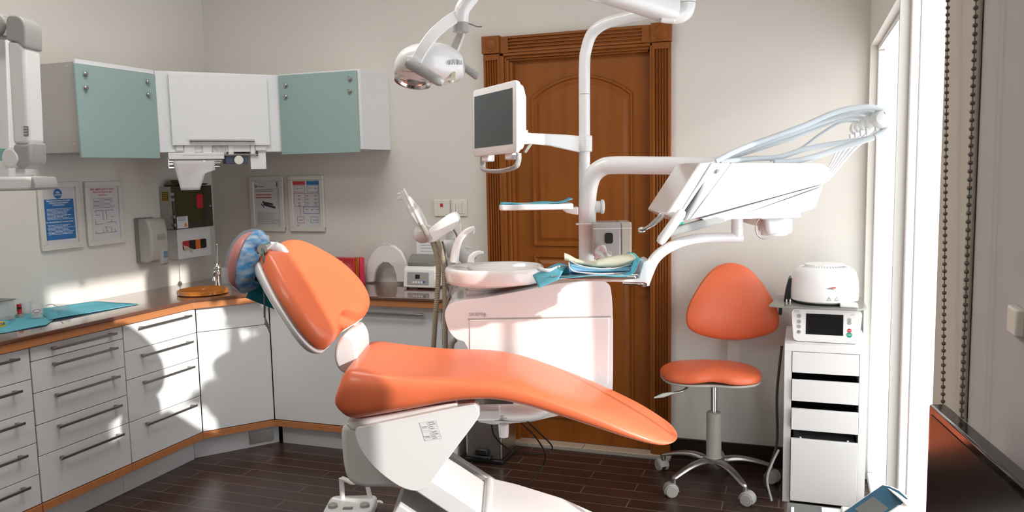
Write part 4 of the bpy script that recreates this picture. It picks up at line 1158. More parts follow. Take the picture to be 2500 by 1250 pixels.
# front rim line
MB().tube([lp(966, 172, 2.80-0.04), lp(985, 173, 2.685), lp(1008, 176, 2.665)], 0.0012, 6).build('rim_line', M_GREYD, la)
for (x0, y0), (x1, y1), v in (((1000, 156), (1074, 199), 2.645), ((1136, 166), (1164, 186), 2.95)):
    a, b = P(x0, y0, v), P(x1, y1, v); dd = (b-a).normalized()
    if v < 2.7: prof = [(0.0, -0.015), (0.011, -0.012), (0.017, 0.0), (0.0165, (b-a).length), (0.010, (b-a).length+0.012), (0.0, (b-a).length+0.014)]
    else: prof = [(0.010, -0.02), (0.013, 0.0), (0.014, (b-a).length), (0.010, (b-a).length+0.006), (0, (b-a).length+0.008)]
    MB().lathe(prof, a, dd, 20).build('grip_handle', M_GREYP, la)
m = MB().cyl(lp(1010, 152, 2.645), lp(1012, 150, 2.72), 0.016, 16); m.build('yoke_pivot', M_WHITE, la)
# vent slots and label on the rear housing
m = MB()
for k in range(10):
    x = 1094+k*3.4+(2 if k > 4 else 0); h = 9-abs(k-4.5)*0.8
    a = lp(x, 150-h+3, 2.698+0.0030*k*1.2); b = lp(x+1.2, 158, 2.698+0.0030*k*1.2); m.tube([a, b], 0.0011, 5)
m.build('vent_slots', M_GREYD, la)
slab([(1101, 180), (1113, 176), (1112, 194), (1101, 197)], 2.722, 2.73).build('label', mat('pale_yellow_label', (0.78, 0.76, 0.55), 0.5), la, smooth=False, label='small pale yellow label')
MB().ball(lp(1101, 196, 2.76), 0.010).build('latch', M_WHITE, la)

# ================================================================== INSTRUMENT DELIVERY HEAD
de = thing('instrument_table', 'white tilted instrument table with hoses and whip arms, right of the door', 'instrument table', tuple(P(1800, 590, 2.85)))
A0, A1 = 2.68, 3.02
hb = [(1741, 398), (1996, 398), (2013, 401), (2026, 412), (2031, 428), (2027, 441), (2010, 449), (1686, 537), (1676, 540)]
slab(hb, A0, A1).build('side_body', M_WHITE, de, bevel=0.008, seg=3)
slab([(1708, 397), (1740, 396), (1748, 400), (1742, 412), (1660, 531), (1672, 543), (1664, 546), (1625, 524)], A0-0.012, A1+0.01).build('front_fascia', M_WHITE, de, bevel=0.008, seg=3)
slab([(1786, 396.5), (1789, 396.5), (1684, 537), (1681, 537)], A0-0.0006, A0+0.01).build('seam_line', M_GREYP, de, smooth=False)
slab([(1736, 397.5), (1738, 398), (1656, 529), (1654, 528)], A0-0.0135, A0+0.01).build('seam_line', M_GREYP, de, smooth=False)
slab([(1710, 534), (1728, 540), (1764, 540), (2009, 455), (1994, 500), (1990, 507), (1980, 512), (1912, 531), (1788, 535), (1756, 541), (1728, 540)], A0+0.03, A1-0.01).build('lower_shell', M_WHITE2, de, bevel=0.006, seg=3)
slab([(1712, 534), (1728, 541), (1764, 541), (2010, 452), (2010, 450)], A0+0.004, A0+0.10).build('lip', M_WHITE, de, bevel=0.003)
slab([(1850, 527), (1955, 520), (1957, 531), (1860, 536)], A0+0.06, A0+0.2).build('under_plate', M_WHITE2, de, bevel=0.003)
# brackets and grab handle
MB().lathe([(0.0, -0.017), (0.011, -0.013), (0.0165, 0.0), (0.016, 0.105), (0.011, 0.118), (0.0, 0.121)], P(1662, 522, A0-0.035), (P(1612, 590, A0-0.035)-P(1662, 522, A0-0.035)), 24).build('grab_handle', M_WHITE2, de)
slab([(1640, 560), (1660, 553), (1748, 529), (1772, 532), (1776, 541), (1740, 552), (1650, 575), (1628, 582)], A0+0.0, A0+0.05).build('handle_arm', M_GREYP, de, bevel=0.006)
slab([(1656, 545), (1671, 541), (1668, 548), (1659, 548)], A0-0.035, A0-0.01).build('green_button', M_GREEN, de, bevel=0.002, label='small green button')
m = MB(); 
for a, b in ((1748, 420), (1752, 412)): pass
m = slab([(1752, 413), (1757, 413), (1757, 420), (1749, 424)], A0-0.0125, A0); m.build('mark', M_GREYP, de, smooth=False)
# fingers holding the instruments on the hidden side
m = MB()
for k, v in enumerate((2.76, 2.83, 2.90, 2.97)):
    m.tube(spline([P(1662-2*k, 466, v), P(1645-3*k, 486, v), P(1625-4*k, 520, v)]), 0.010, 8)
m.build('holder_finger', M_BLACK, de)
hpc = MB(); 
for k, v in enumerate((2.74, 2.80, 2.86)):
    hpc.tube(spline([P(1636-4*k, 500, v), P(1618-3*k, 527, v), P(1598-2*k, 545, v), P(1580, 556, v), P(1568, 562, v)]), [0.0085, 0.006], 10)
hpc.build('handpiece', M_CHROME, de)
MB().lathe([(0.0, -0.012), (0.009, -0.009), (0.011, 0), (0.009, 0.008), (0, 0.010)], P(1567, 561, 2.75), (1, -0.4, 0.2), 16).build('handpiece_head', M_CHROME, de)
# support: neck, curved arm and tray bracket
MB().cyl(P(1800, 530, 2.88), P(1800, 581, 2.88), 0.0205, 20).build('neck', M_WHITE, de, bevel=0.002)
MB().cyl(P(1800, 558, 2.88), P(1800, 556, 2.88), 0.0212, 20).build('neck_ring', M_SWITCH, de)
ar = spline([P(1812, 580, 2.88), P(1760, 580, 2.88), P(1700, 583, 2.87), P(1655, 594, 2.86), P(1620, 612, 2.85), P(1597, 634, 2.84), P(1583, 662, 2.84), P(1573, 688, 2.84)], 6)
MB().tube(ar, [0.017, 0.020], 18, flat=1.2).build('tray_arm', M_WHITE, de)
slab([(1571, 640), (1586, 634), (1586, 682), (1582, 690), (1430, 687), (1428, 683), (1560, 680)], 2.80, 2.92).build('tray_bracket', M_WHITE, de, bevel=0.004)
MB().cyl(P(1578, 697, 2.86), P(1578, 690, 2.86), 0.012, 16).build('bracket_screw', M_STEEL, de)
# control box at the back
MB().lathe([(0.030, 0), (0.046, 0.0), (0.046, 0.056), (0.030, 0.060)], P(1890, 573, 2.90), UP, 32, sx=1.0, sy=1.2).build('motor_pod', M_WHITE, de)
slab([(1868, 533), (1938, 534), (1936, 572), (1875, 574)], 2.84, 2.96).build('pod_box', M_WHITE, de, bevel=0.012, seg=3)
rg = [P(1868+24*math.cos(t), 556+27*math.sin(t), 2.84) for t in [R(a) for a in range(70, 300, 10)]]
MB().tube(rg, 0.0022, 8).build('pod_ring', M_STEEL, de)
slab([(1826, 536), (1862, 536), (1850, 552), (1826, 545)], 2.86, 2.94).build('pod_shade', mat('amber_acrylic', (0.45, 0.2, 0.1), 0.2, alpha=0.5), de, bevel=0.002)
# whip arms with rollers and hoses
for k in range(5):
    v = 2.78+0.055*k
    bx, by = [(2153, 290), (2130, 296), (2116, 302), (2103, 308), (2091, 313)][k]
    r = [0.036, 0.031, 0.028, 0.026, 0.024][k]
    wr = MB().tube(spline([P(1990+6*(4-k)*0.5, 452-k*3, v), P(2035-k*3, 425-k*4, v), P(2085-k*8, 365-k*3, v), P(bx-6, by+24, v)]), 0.0048, 8)
    wh = wr.build('whip_arm', M_WHITE, de)
    MB().lathe([(0.0, -0.016), (r*0.75, -0.013), (r, -0.004), (r, 0.004), (r*0.75, 0.013), (0.0, 0.016)] if k else [(0.0, -0.030), (r*0.6, -0.026), (r*0.92, -0.013), (r, 0), (r*0.92, 0.013), (r*0.6, 0.022), (0, 0.024)], P(bx, by, v), (EV+EU*0.25).normalized(), 28).build('hose_roller', M_WHITE, wh)
    slab([(bx-16, by+14), (bx+8, by+16), (bx-8, by+38), (bx-13, by+38)], v-0.006, v+0.006).build('roller_clip', M_WHITE2, wh, bevel=0.002)
hos = [([(1748, 394), (1790, 372), (1850, 348), (1950, 312), (2040, 274), (2100, 262), (2140, 264), (2165, 276), (2172, 296), (2160, 318), (2135, 333)], 2.77, 0.0095),
       ([(1752, 394), (1800, 376), (1870, 350), (1960, 316), (2050, 284), (2110, 272), (2138, 278), (2148, 300)], 2.82, 0.0090),
       ([(1756, 395), (1830, 370), (1930, 338), (2000, 310), (2060, 288), (2105, 286), (2128, 296)], 2.87, 0.0085),
       ([(1880, 392), (1920, 380), (1960, 360), (2000, 330), (2050, 300), (2090, 296), (2108, 306)], 2.92, 0.0055),
       ([(1890, 396), (1935, 394), (1990, 382), (2050, 362), (2100, 346), (2132, 336)], 2.75, 0.0098),
       ([(1760, 396), (1830, 388), (1900, 384), (1960, 366), (2030, 352), (2090, 344), (2120, 338)], 2.80, 0.0090)]
for pts, v, r in hos:
    MB().tube(spline([P(x, y, v) for x, y in pts], 8), r, 12).build('hose', M_BHOSE, de)
MB().tube([P(2160, 276, 2.74), P(2175, 268, 2.74), P(2189, 258, 2.74)], [0.006, 0.0012], 8).build('antenna_tip', M_WHITE, de)

# ---- instrument tray with mask and gloves
t = thing('instrument_tray', 'shallow steel instrument tray with a blue liner on the bracket before the dental unit', 'tray', tuple(P(1460, 685, 2.86)))
m = slab([(1348, 676), (1552, 672), (1554, 681), (1520, 683), (1380, 683), (1350, 681)], 2.74, 2.97); m.build('tray', M_STEEL, t, bevel=0.004)
m = slab([(1346, 674), (1556, 669), (1557, 672), (1347, 677)], 2.735, 2.975); m.build('tray_rim', M_CHROME, t, bevel=0.002)
m = MB(); rr = []
path = [(1299, 676), (1306, 684), (1312, 705), (1316, 703), (1345, 688), (1400, 679), (1460, 672), (1520, 673), (1548, 666), (1560, 640), (1573, 636)]
fr = spline([P(x, y, 2.71) for x, y in path[3:]], 5)
for i, p in enumerate(fr):
    rr.append([p+EV*(0.28*j/8)+UP*(0.003*math.sin(j*0.9+i*0.25)) for j in range(9)])
m.loft(rr, cap=False, closed=False)
rr = []
for i in range(9):
    s = i/8
    a = P(1316-14*s*0.9, 703-26*s, 2.71)
    rr.append([V(P(1312-14*s, 704-32*s, 2.71)).lerp(P(1360-20*s, 690-26*s, 2.95), j/6)+UP*0.002*math.sin(j+i) for j in range(7)])
m2 = MB()
rr = []
for i in range(14):
    s = i/13
    f0 = V(P(1316+46*s, 703-20*s, 2.70)); f1 = V(P(1300+80*s, 672-18*s-7*math.sin(PI*s), 2.82)); f2 = V(P(1345+70*s, 650-9*s-5*math.sin(2*PI*s), 3.0))
    rr.append([f0.lerp(f1, j/4) for j in range(4)]+[f1.lerp(f2, j/5) for j in range(6)])
m2.loft(rr, cap=False, closed=False)
m2.build('tray_liner', M_BLUEP, t, solid=0.0012)
tag(m.build('paper_bib', M_BLUEP, solid=0.001), 'light blue ribbed paper under the face mask, its corner hanging down at left', 'paper bib')
t = thing('face_mask', 'folded blue face mask with white edging lying on the instrument tray', 'face mask', tuple(P(1460, 666, 2.85)))
for nm, off, mt, th in (('mask_body', 0, M_MASKB, 0.0), ):
    m = MB(); rr = []
    for i in range(22):
        s = i/21
        x = 1389+152*s
        y0 = lerp(634, 655, min(1, s*1.6)) if s < 0.62 else lerp(655, 645, (s-0.62)/0.38)
        y1 = 662+2*math.sin(s*3)
        rr.append([P(x, y0, 2.90), P(x-1, (y0+y1)/2-2, 2.80), P(x, y1-2, 2.765), P(x+1, y1+3, 2.80), P(x+2, y1, 2.90)])
    m.loft(rr, cap=False, closed=False); m.build('mask_body', M_MASKB, t, solid=0.002)
m = MB()
m.tube(spline([P(1388, 634, 2.80), P(1410, 646, 2.78), P(1450, 655, 2.765), P(1500, 655, 2.765), P(1541, 645, 2.80)]), 0.0022, 6)
m.tube(spline([P(1389, 640, 2.80), P(1392, 655, 2.77), P(1410, 664, 2.762), P(1470, 668, 2.76), P(1530, 664, 2.77), P(1543, 650, 2.8)]), 0.0022, 6)
m.build('edging', M_TISSUE, t)
def rag(name, label, cat, top, bot, v0, v1, material, seed, group=None):
    rnd = random.Random(seed); m = MB(); rr = []
    n = 26
    for i in range(n):
        s = i/(n-1)
        a = interp(top, s); b = interp(bot, s); x = lerp(top[0][2], top[-1][2], s)
        w1 = rnd.uniform(-1, 1)
        rr.append([P(x+3*math.sin(i), b, v0), P(x, lerp(a, b, 0.6)+1.5*w1, v0-0.004), P(x, lerp(a, b, 0.2), v0+0.01), P(x+2*w1, a, (v0+v1)/2), P(x, lerp(a, b, 0.2)+1.5*math.sin(i*1.3), v1-0.01), P(x, b-1, v1)])
    m.loft(rr, cap=False, closed=True)
    o = m.build(name, material, sub=1)
    return tag(o, label, cat, group)
def interp(tab, x):
    if x <= tab[0][0]: return tab[0][1]
    for p, q in zip(tab, tab[1:]):
        if x <= q[0]: return p[1]+(q[1]-p[1])*(x-p[0])/(q[0]-p[0])
    return tab[-1][1]
rag('latex_glove', 'pair of cream latex gloves lying on the blue face mask on the instrument tray', 'glove',
    [(0, 616, 1378), (0.06, 619), (0.15, 630), (0.4, 636), (0.55, 626), (0.75, 620), (0.95, 616), (1, 626, 1553)],
    [(0, 636, 1378), (0.2, 645), (0.4, 652), (0.7, 654), (0.9, 646), (1, 640, 1553)], 2.80, 2.90, M_GLOVE, 3)
m = MB(); tr = spline([P(1310, 655, 2.80), P(1340, 660, 2.79), P(1365, 652, 2.83), P(1385, 652, 2.86)])
m.tube(tr, [0.003, 0.007, 0.008, 0.006]+[0.006]*(len(tr)-4), 8, flat=0.4); tag(m.build('tissue_strip', M_TISSUE), 'narrow white tissue strip lying across the blue paper at the left of the tray', 'tissue')

# ================================================================== ASSISTANT SUCTION HOLDER
t = thing('suction_holder', 'white suction holder with two beige hoses standing behind the chair backrest', 'suction holder', tuple(P(1075, 840, 3.4)))
SV = 3.40
slab(smooth_loop([(1045, 587), (1047, 562), (1070, 541), (1094, 524), (1109, 520), (1119, 532), (1118, 549), (1106, 560), (1080, 578), (1061, 591), (1051, 593)], 3), SV-0.055, SV+0.055).build('housing', M_WHITE, t, bevel=0.014, seg=4)
MB().ball(P(1032, 570, SV+0.03), 0.042, 24).build('end_knob', M_WHITE, t)
MB().tube([P(1026, 541, SV-0.05), P(1035, 556, SV-0.05), P(1050, 585, SV-0.05)], [0.010, 0.013, 0.014], 14).build('suction_handpiece', M_OLIVE, t)
m = MB(); rr = []
for x, y, r in ((980, 466, 0.006), (988, 480, 0.014), (1000, 500, 0.021), (1012, 520, 0.026), (1024, 540, 0.024), (1036, 553, 0.015), (1050, 556, 0.010)):
    c = P(x, y, SV-0.03); n = (EU*0.86+UP*0.5).normalized()
    rr.append([c+n*(r*(1+0.25*math.sin(3*q+x)))*math.cos(q)+EV*r*1.1*math.sin(q)*(1+0.2*math.sin(5*q+y)) for q in [2*PI*k/20 for k in range(20)]])
m.loft(rr)
rr = []
for x, y, r in ((966, 492, 0.004), (972, 480, 0.016), (984, 478, 0.02), (996, 500, 0.02)):
    c = P(x, y, SV-0.0); rr.append([c+UP*r*math.cos(q)+EV*r*math.sin(q)*(1+0.3*math.sin(4*q+x)) for q in [2*PI*k/14 for k in range(14)]])
m.loft(rr).build('plastic_sleeve', M_CLEARW, t)
MB().tube([P(985, 461, SV-0.055), P(1005, 500, SV-0.055), P(1030, 548, SV-0.055)], [0.006, 0.006, 0.008], 10).build('saliva_tube', M_WHITE, t)
for pts, r in (([(1056, 590), (1064, 615), (1070, 650), (1069, 700), (1064, 760), (1058, 850), (1052, 930)], 0.0115), ([(1068, 588), (1080, 625), (1084, 670), (1086, 740), (1088, 850), (1088, 930)], 0.0105)):
    pp = spline([P(x, y, SV-0.045) for x, y in pts], 26)
    MB().tube(pp, [r*(1.0 if i % 2 else 0.86) for i in range(len(pp))], 12).build('hose', M_HOSE, t)
m = MB(); m.tube(spline([P(1098, 560, SV+0.10), P(1096, 600, SV+0.12), P(1100, 640, SV+0.12), P(1120, 700, SV+0.1)]), 0.018, 14)
m.tube(spline([P(1098, 600, SV+0.12), P(1120, 612, SV+0.12), P(1150, 640, SV+0.1)]), 0.032, 18)
m.ball(P(1100, 605, SV+0.12), 0.044)
m.build('swing_arm', M_WHITE2, t)
m = MB(); m.cyl(P(1140, 618, SV+0.1), P(1145, 604, SV+0.1), 0.004, 10); m.cyl(P(1139, 603, SV+0.1), P(1152, 606, SV+0.1), 0.004, 10); m.build('locking_lever', M_WHITE, t)
m = MB(); m.tube(spline([P(1107, 560, SV+0.07), P(1116, 580, SV+0.07), P(1112, 620, SV+0.07)]), 0.004, 8); m.tube(spline([P(1080, 590, SV), P(1088, 620, SV+0.02), P(1094, 680, SV+0.02)]), 0.0045, 8); m.build('cable', M_GREYD, t)

# ================================================================== ON THE COUNTER
CT = 0.8455
t = thing('wash_basin', 'round orange-brown wash basin set in the corner of the countertop', 'wash basin', (-2.945, 3.42, CT))
MB().lathe([(0.118, 0), (0.128, 0.004), (0.128, 0.020), (0.122, 0.024), (0.114, 0.020), (0.106, 0.008), (0.06, 0.004), (0.0, 0.003)], (-2.945, 3.40, CT), UP, 48).build('basin', M_SINK, t)
MB().lathe([(0.016, 0), (0.016, 0.002), (0, 0.002)], (-2.945, 3.40, CT+0.0035), UP, 20).build('drain', M_CHROME, t)
t = thing('tap', 'chrome mixer tap with an upright lever behind the orange basin', 'tap', (-3.01, 3.60, CT))
fx, fy = -3.005, 3.590
MB().lathe([(0.022, 0), (0.022, 0.004), (0.015, 0.010), (0.013, 0.05), (0.016, 0.07), (0.021, 0.075), (0.021, 0.095), (0.016, 0.10), (0.022, 0.108), (0.022, 0.118), (0.012, 0.135), (0, 0.138)], (fx, fy, CT), UP, 24).build('body', M_CHROME, t)
MB().tube(spline([(fx, fy, CT+0.08), (fx+0.02, fy-0.04, CT+0.085), (fx+0.035, fy-0.07, CT+0.07), (fx+0.038, fy-0.075, CT+0.05)]), 0.009, 12).build('spout', M_CHROME, t)
MB().tube([(fx, fy, CT+0.13), (fx+0.004, fy, CT+0.19), (fx+0.008, fy, CT+0.235)], [0.003, 0.0025], 8).build('lever', M_CHROME, t)
MB().ball((fx+0.008, fy, CT+0.238), 0.006, 12).build('lever_tip', M_CHROME, t)
t = thing('glass_cup', 'small clear glass standing behind the chrome tap', 'glass', (-3.08, 3.78, CT))
MB().lathe([(0.026, 0), (0.030, 0.09), (0.028, 0.09), (0.024, 0.004), (0, 0.004)], (-3.09, 3.76, CT), UP, 24).build('cup', M_GLASSC, t)
t = thing('pump_bottle', 'white pump bottle on the counter behind the headrest', 'bottle', (-2.83, 3.80, CT))
MB().lathe([(0.034, 0), (0.036, 0.01), (0.036, 0.17), (0.020, 0.19), (0.012, 0.20), (0.012, 0.225)], (-2.83, 3.80, CT), UP, 24).build('bottle', M_WHITE2, t)
MB().lathe([(0.014, 0), (0.014, 0.018), (0.018, 0.022), (0.018, 0.04), (0.010, 0.048), (0, 0.048)], (-2.83, 3.80, CT+0.225), UP, 20).build('pump', M_WHITE2, t)
# red pack
t = thing('tea_box', 'upright red foil pack with a flower drawing standing on the counter behind the backrest', 'packet', (-2.38, 3.86, CT))
MB().box(-2.50, -2.298, 3.84, 3.90, CT, CT+0.150).build('pack', M_RED, t, bevel=0.004)
MB().box(-2.297, -2.275, 3.845, 3.895, CT, CT+0.152).build('gold_side', mat('copper_foil', (0.6, 0.18, 0.03), 0.25, metal=0.8), t, bevel=0.003)
MB().box(-2.275, -2.262, 3.85, 3.89, CT, CT+0.150).build('pink_side', mat('pink_foil', (0.7, 0.03, 0.09), 0.25), t, bevel=0.003)
m = MB(); c = V((-2.345, 3.8395, CT+0.085))
for k in range(20):
    a = 2*PI*k/20; 
    p0 = c+V((math.cos(a), 0, math.sin(a)))*0.014; p1 = c+V((math.cos(a), 0, math.sin(a)))*0.040
    s = V((-math.sin(a), 0, math.cos(a)))
    m.tube([p0, p0.lerp(p1, 0.5)+s*0.0045, p1, p0.lerp(p1, 0.5)-s*0.0045, p0], 0.0008, 5)
lines(m, V((-2.49, 3.8396, CT+0.005)), V((1, 0, 0)), UP, 0.0, 0.19, 0.0, 0.03, 3, V((0, -1, 0)), 4, 0.3)
lines(m, V((-2.49, 3.8396, CT+0.125)), V((1, 0, 0)), UP, 0.05, 0.13, 0.0, 0.01, 1, V((0, -1, 0)), 4, 0.5)
m.build('flower_print', mat('pale_pink_print', (0.75, 0.35, 0.35), 0.5), t, smooth=False)
MB().lathe([(0.022, 0), (0.018, 0.001), (0, 0.001)], (-2.405, 3.8395, CT+0.07), (0, -1, 0), 20).build('grey_print', M_GREYP, t)
# white arch
t = thing('arch_stand', 'white horseshoe-shaped plastic piece standing on the counter right of the red pack', 'toilet seat shaped stand', (-2.15, 3.93, CT))
t['category'] = 'stand'
oo = [PW(x, y, y=3.93) for x, y in ((890, 690), (892, 665), (897, 642), (908, 622), (923, 608), (942, 601), (962, 604), (978, 617), (989, 640), (994, 668), (995, 693), (968, 694), (966, 675), (960, 657), (948, 646), (935, 645), (922, 655), (915, 672), (913, 693), (893, 695))]
zmin = min(p.z for p in oo)
MB().prism([p+UP*(CT-zmin) for p in oo], (0, 0.022, 0)).build('arch', M_WHITE, t, bevel=0.006, seg=3)
m = MB()
for x in (936, 943, 950):
    p = PW(x, 601, y=3.93); m.cyl(p+UP*(CT-zmin), p+UP*(CT-zmin+0.008)+V((0, 0.0, 0)), 0.006, 10)
m.build('hinge_nub', M_WHITE, t)
# amalgamator
t = thing('capsule_mixer', 'small white capsule mixer with grey front panel and clear lid on the counter end', 'capsule mixer', (-1.90, 3.85, CT))
mx0, my = -1.975, 3.78
MB().prism([V((mx0, my, CT+0.006)), V((mx0, my+0.012, CT+0.100)), V((mx0, my+0.03, CT+0.118)), V((mx0, my+0.17, CT+0.118)), V((mx0, my+0.17, CT+0.006))], (0.185, 0, 0)).build('housing', M_WHITE, t, bevel=0.008, seg=3)
fo = V((mx0, my, CT+0.006)); fy_ = V((0, 0.012, 0.094)).normalized(); fn = V((0, -0.094, 0.012)).normalized(); fx_ = V((1, 0, 0))
MB().obox(fo+fx_*0.025+fy_*0.016+fn*0.0002, fx_*0.125, fy_*0.066, fn*0.002).build('control_panel', M_GREYP, t, bevel=0.001)
MB().obox(fo+fx_*0.072+fy_*0.048+fn*0.0024, fx_*0.026, fy_*0.022, fn*0.0006).build('display', M_BLACK, t, smooth=False)
m = MB()
for k in range(4): m.lathe([(0.006, 0), (0.006, 0.001), (0, 0.001)], fo+fx_*(0.062+0.016*k)+fy_*0.030+fn*0.0024, fn, 14)
m.build('button', M_WHITE2, t)
MB().lathe([(0.0065, 0), (0.0065, 0.001), (0, 0.001)], fo+fx_*0.124+fy_*0.032+fn*0.0024, fn, 14).build('start_button', M_BLUET, t, label='blue start button')
m = MB(); rr = []
for k in range(9):
    a = PI*k/8; rr.append([V((mx0+x, my+0.085-0.055*math.cos(a), CT+0.118+0.058*math.sin(a))) for x in (0.02, 0.165)])
m.loft(rr, cap=False, closed=False)
for x in (0.02, 0.165): m.add([V((mx0+x, my+0.085-0.055*math.cos(PI*k/8), CT+0.118+0.058*math.sin(PI*k/8))) for k in range(9)], [list(range(9))])
m.build('clear_lid', mat('smoked_lid', (0.35, 0.34, 0.32), 0.1, alpha=0.55), t, solid=0.002)
m = MB(); m.ball((mx0+0.075, my+0.07, CT+0.15), 0.012, 14); m.ball((mx0+0.105, my+0.07, CT+0.152), 0.010, 14); m.cyl((mx0+0.075, my+0.07, CT+0.15), (mx0+0.105, my+0.07, CT+0.152), 0.004); m.cyl((mx0+0.09, my+0.07, CT+0.118), (mx0+0.09, my+0.07, CT+0.15), 0.004); m.build('capsule_fork', M_CHROME, t)
m = MB()
for x in (0.02, 0.165): m.cyl((mx0+x, my+0.02, CT), (mx0+x, my+0.02, CT+0.007), 0.008, 12); m.cyl((mx0+x, my+0.15, CT), (mx0+x, my+0.15, CT+0.007), 0.008, 12)
m.build('rubber_feet', M_BLACK, t)
# left counter: blue papers, cotton pot, goggles, organiser
def paper(corners, seed, name='paper_sheet', label='', group='blue paper sheets on the left counter'):
    a, b, c, d = [V(p) for p in corners]; rr = []
    for i in range(15):
        s = i/14
        rr.append([a.lerp(b, s).lerp(d.lerp(c, s), j/8)+UP*(0.0015+0.003*(math.sin(seed+i*0.7+j*0.4)*0.5+0.5)*(1 if 0 < j < 8 else 0.4)) for j in range(9)])
    m = MB(); m.loft(rr, cap=False, closed=False)
    return tag(m.build(name, M_BLUEP, solid=0.001), label, 'paper sheet', group)
def ctp(x, y, dz=0): p = PW(x, y, z=CT+dz); return p
paper([ctp(40, 768), ctp(0, 815), ctp(112, 795), ctp(150, 768)], 1, label='pale blue paper sheet on the counter under the cotton pot and jar')
paper([ctp(120, 782, 0.004), ctp(90, 757, 0.004), ctp(235, 737), ctp(340, 743)], 2.2, label='long pale blue paper sheet reaching towards the corner basin')
paper([PW(-60, 835, z=CT), PW(-90, 800, z=CT), ctp(0, 778), ctp(62, 792)], 4, label='pale blue paper sheet running off the left edge of the picture')
t = thing('cotton_pot', 'clear plastic pot of white cotton balls with an oval red label', 'pot', tuple(ctp(91, 780)))
pc = ctp(91, 776, 0.004)
MB().lathe([(0.022, 0), (0.024, 0.002), (0.027, 0.056), (0.0255, 0.056), (0.0225, 0.003), (0, 0.003)], pc, UP, 28).build('pot', M_GLASSC, t)
m = MB()
rnd = random.Random(5)
for k in range(22): 
    a = rnd.random()*6.28; r = rnd.random()*0.014; m.ball(pc+V((r*math.cos(a), r*math.sin(a), 0.009+0.007*(k//7)*0.9)), 0.0068, 8)
m.build('cotton_balls', M_TISSUE, t, label='white cotton balls')
ld = (EYE-pc); ld.z = 0; ld.normalize(); lx = V((-ld.y, ld.x, 0))
m = MB().prism([pc+ld*(0.0262-0.004*abs(a/0.014)**2)+lx*a+UP*(0.034+b) for a, b in [(0.014*math.cos(q), 0.0075*math.sin(q)) for q in [2*PI*k/20 for k in range(20)]]], ld*0.0006); m.build('red_label', M_REDT, t)
m = MB().prism([pc+ld*(0.0268-0.004*abs(a/0.014)**2)+lx*a+UP*(0.034+b) for a, b in [(0.0115*math.cos(q), 0.0052*math.sin(q)) for q in [2*PI*k/20 for k in range(20)]]], ld*0.0006); m.build('label_centre', M_WPRINT, t)
t = thing('frosted_cup', 'frosted empty plastic cup standing behind the cotton pot', 'cup', tuple(ctp(72, 772)))
MB().lathe([(0.021, 0), (0.026, 0.052), (0.0245, 0.052), (0.0195, 0.002), (0, 0.002)], ctp(70, 768, 0.004)+V((-0.04, 0.02, 0)), UP, 24).build('cup', M_GLASSC, t)
t = thing('safety_goggles', 'clear safety goggles with a thin bent arm lying on the blue paper', 'goggles', tuple(ctp(140, 765)))
g0 = ctp(145, 764, 0.004); 
rr = []
for i in range(9):
    a = -1.1+2.2*i/8; rr.append([g0+V((0.055*math.sin(a), 0.03*math.cos(a), 0.0))+UP*h for h in (0.0, 0.012, 0.03, 0.036)])
MB().loft(rr, cap=False, closed=False).build('lens', M_GLASSC, t, solid=0.0015)
m = MB(); m.tube(spline([ctp(152, 757, 0.03), ctp(140, 748, 0.03), ctp(125, 743, 0.03), ctp(108, 747, 0.01)]), 0.0018, 6); m.build('arm', mat('pale_blue_plastic', (0.3, 0.42, 0.55), 0.3), t)
t = thing('supply_box', 'clear acrylic box of cotton rolls at the left end of the counter', 'box', tuple(ctp(5, 785)))
b0 = PW(38, 778, z=CT); by0 = b0.y-0.13
m = MB(); x1 = b0.x; x0 = x1-0.10; y0, y1 = b0.y-0.14, b0.y
for q in ((x0, x1, y0, y0+0.003, CT, CT+0.085), (x0, x1, y1-0.003, y1, CT, CT+0.085), (x0, x0+0.003, y0, y1, CT, CT+0.085), (x1-0.003, x1, y0, y1, CT, CT+0.085), (x0, x1, y0, y1, CT, CT+0.003)): m.box(*q)
m.build('walls', M_GLASSC, t, smooth=False)
MB().box(x0-0.004, x1+0.006, y0-0.004, y1+0.006, CT+0.085, CT+0.089).build('lid', mat('dark_clear_plastic', (0.10, 0.11, 0.12), 0.15, alpha=0.6), t, bevel=0.001)
MB().box(x0+0.01, x1-0.012, y0+0.06, y1-0.012, CT+0.012, CT+0.068).build('paper_stack', M_TISSUE, t, bevel=0.004)
MB().box(x0+0.004, x1-0.004, y0+0.004, y1-0.004, CT+0.003, CT+0.012).build('dark_base', M_GREYD, t, smooth=False)
t = thing('bur_stand', 'small red and black plastic stand beside the clear acrylic box', 'stand', (b0.x+0.01, b0.y+0.02, CT))
MB().box(b0.x-0.004, b0.x+0.018, b0.y+0.008, b0.y+0.026, CT, CT+0.018).build('base', M_GREYP, t, bevel=0.001)
for k, (mt, z) in enumerate(((M_REDT, 0.018), (M_RED, 0.031), (M_BLACK, 0.040), (M_RED, 0.050))):
    MB().box(b0.x-0.001, b0.x+0.013, b0.y+0.010, b0.y+0.024, CT+z, CT+z+(0.013, 0.009, 0.010, 0.013)[k]).build('segment', mt, t, bevel=0.001)
t = thing('yellow_box', 'small yellow and black carton at the left edge of the counter', 'box', tuple(PW(5, 800, z=CT)))
yb = PW(14, 797, z=CT+0.003)
MB().box(yb.x-0.10, yb.x, yb.y-0.055, yb.y, CT+0.004, CT+0.024).build('carton', M_YELLOW, t, bevel=0.001)
MB().box(yb.x, yb.x+0.0006, yb.y-0.055, yb.y-0.004, CT+0.012, CT+0.021).build('black_band', M_BLACKT, t, smooth=False)
txt('ANTI', 0.010, (yb.x+0.0008, yb.y-0.032, CT+0.0128), (0, 1, 0), (0, 0, 1), M_WPRINT, t)

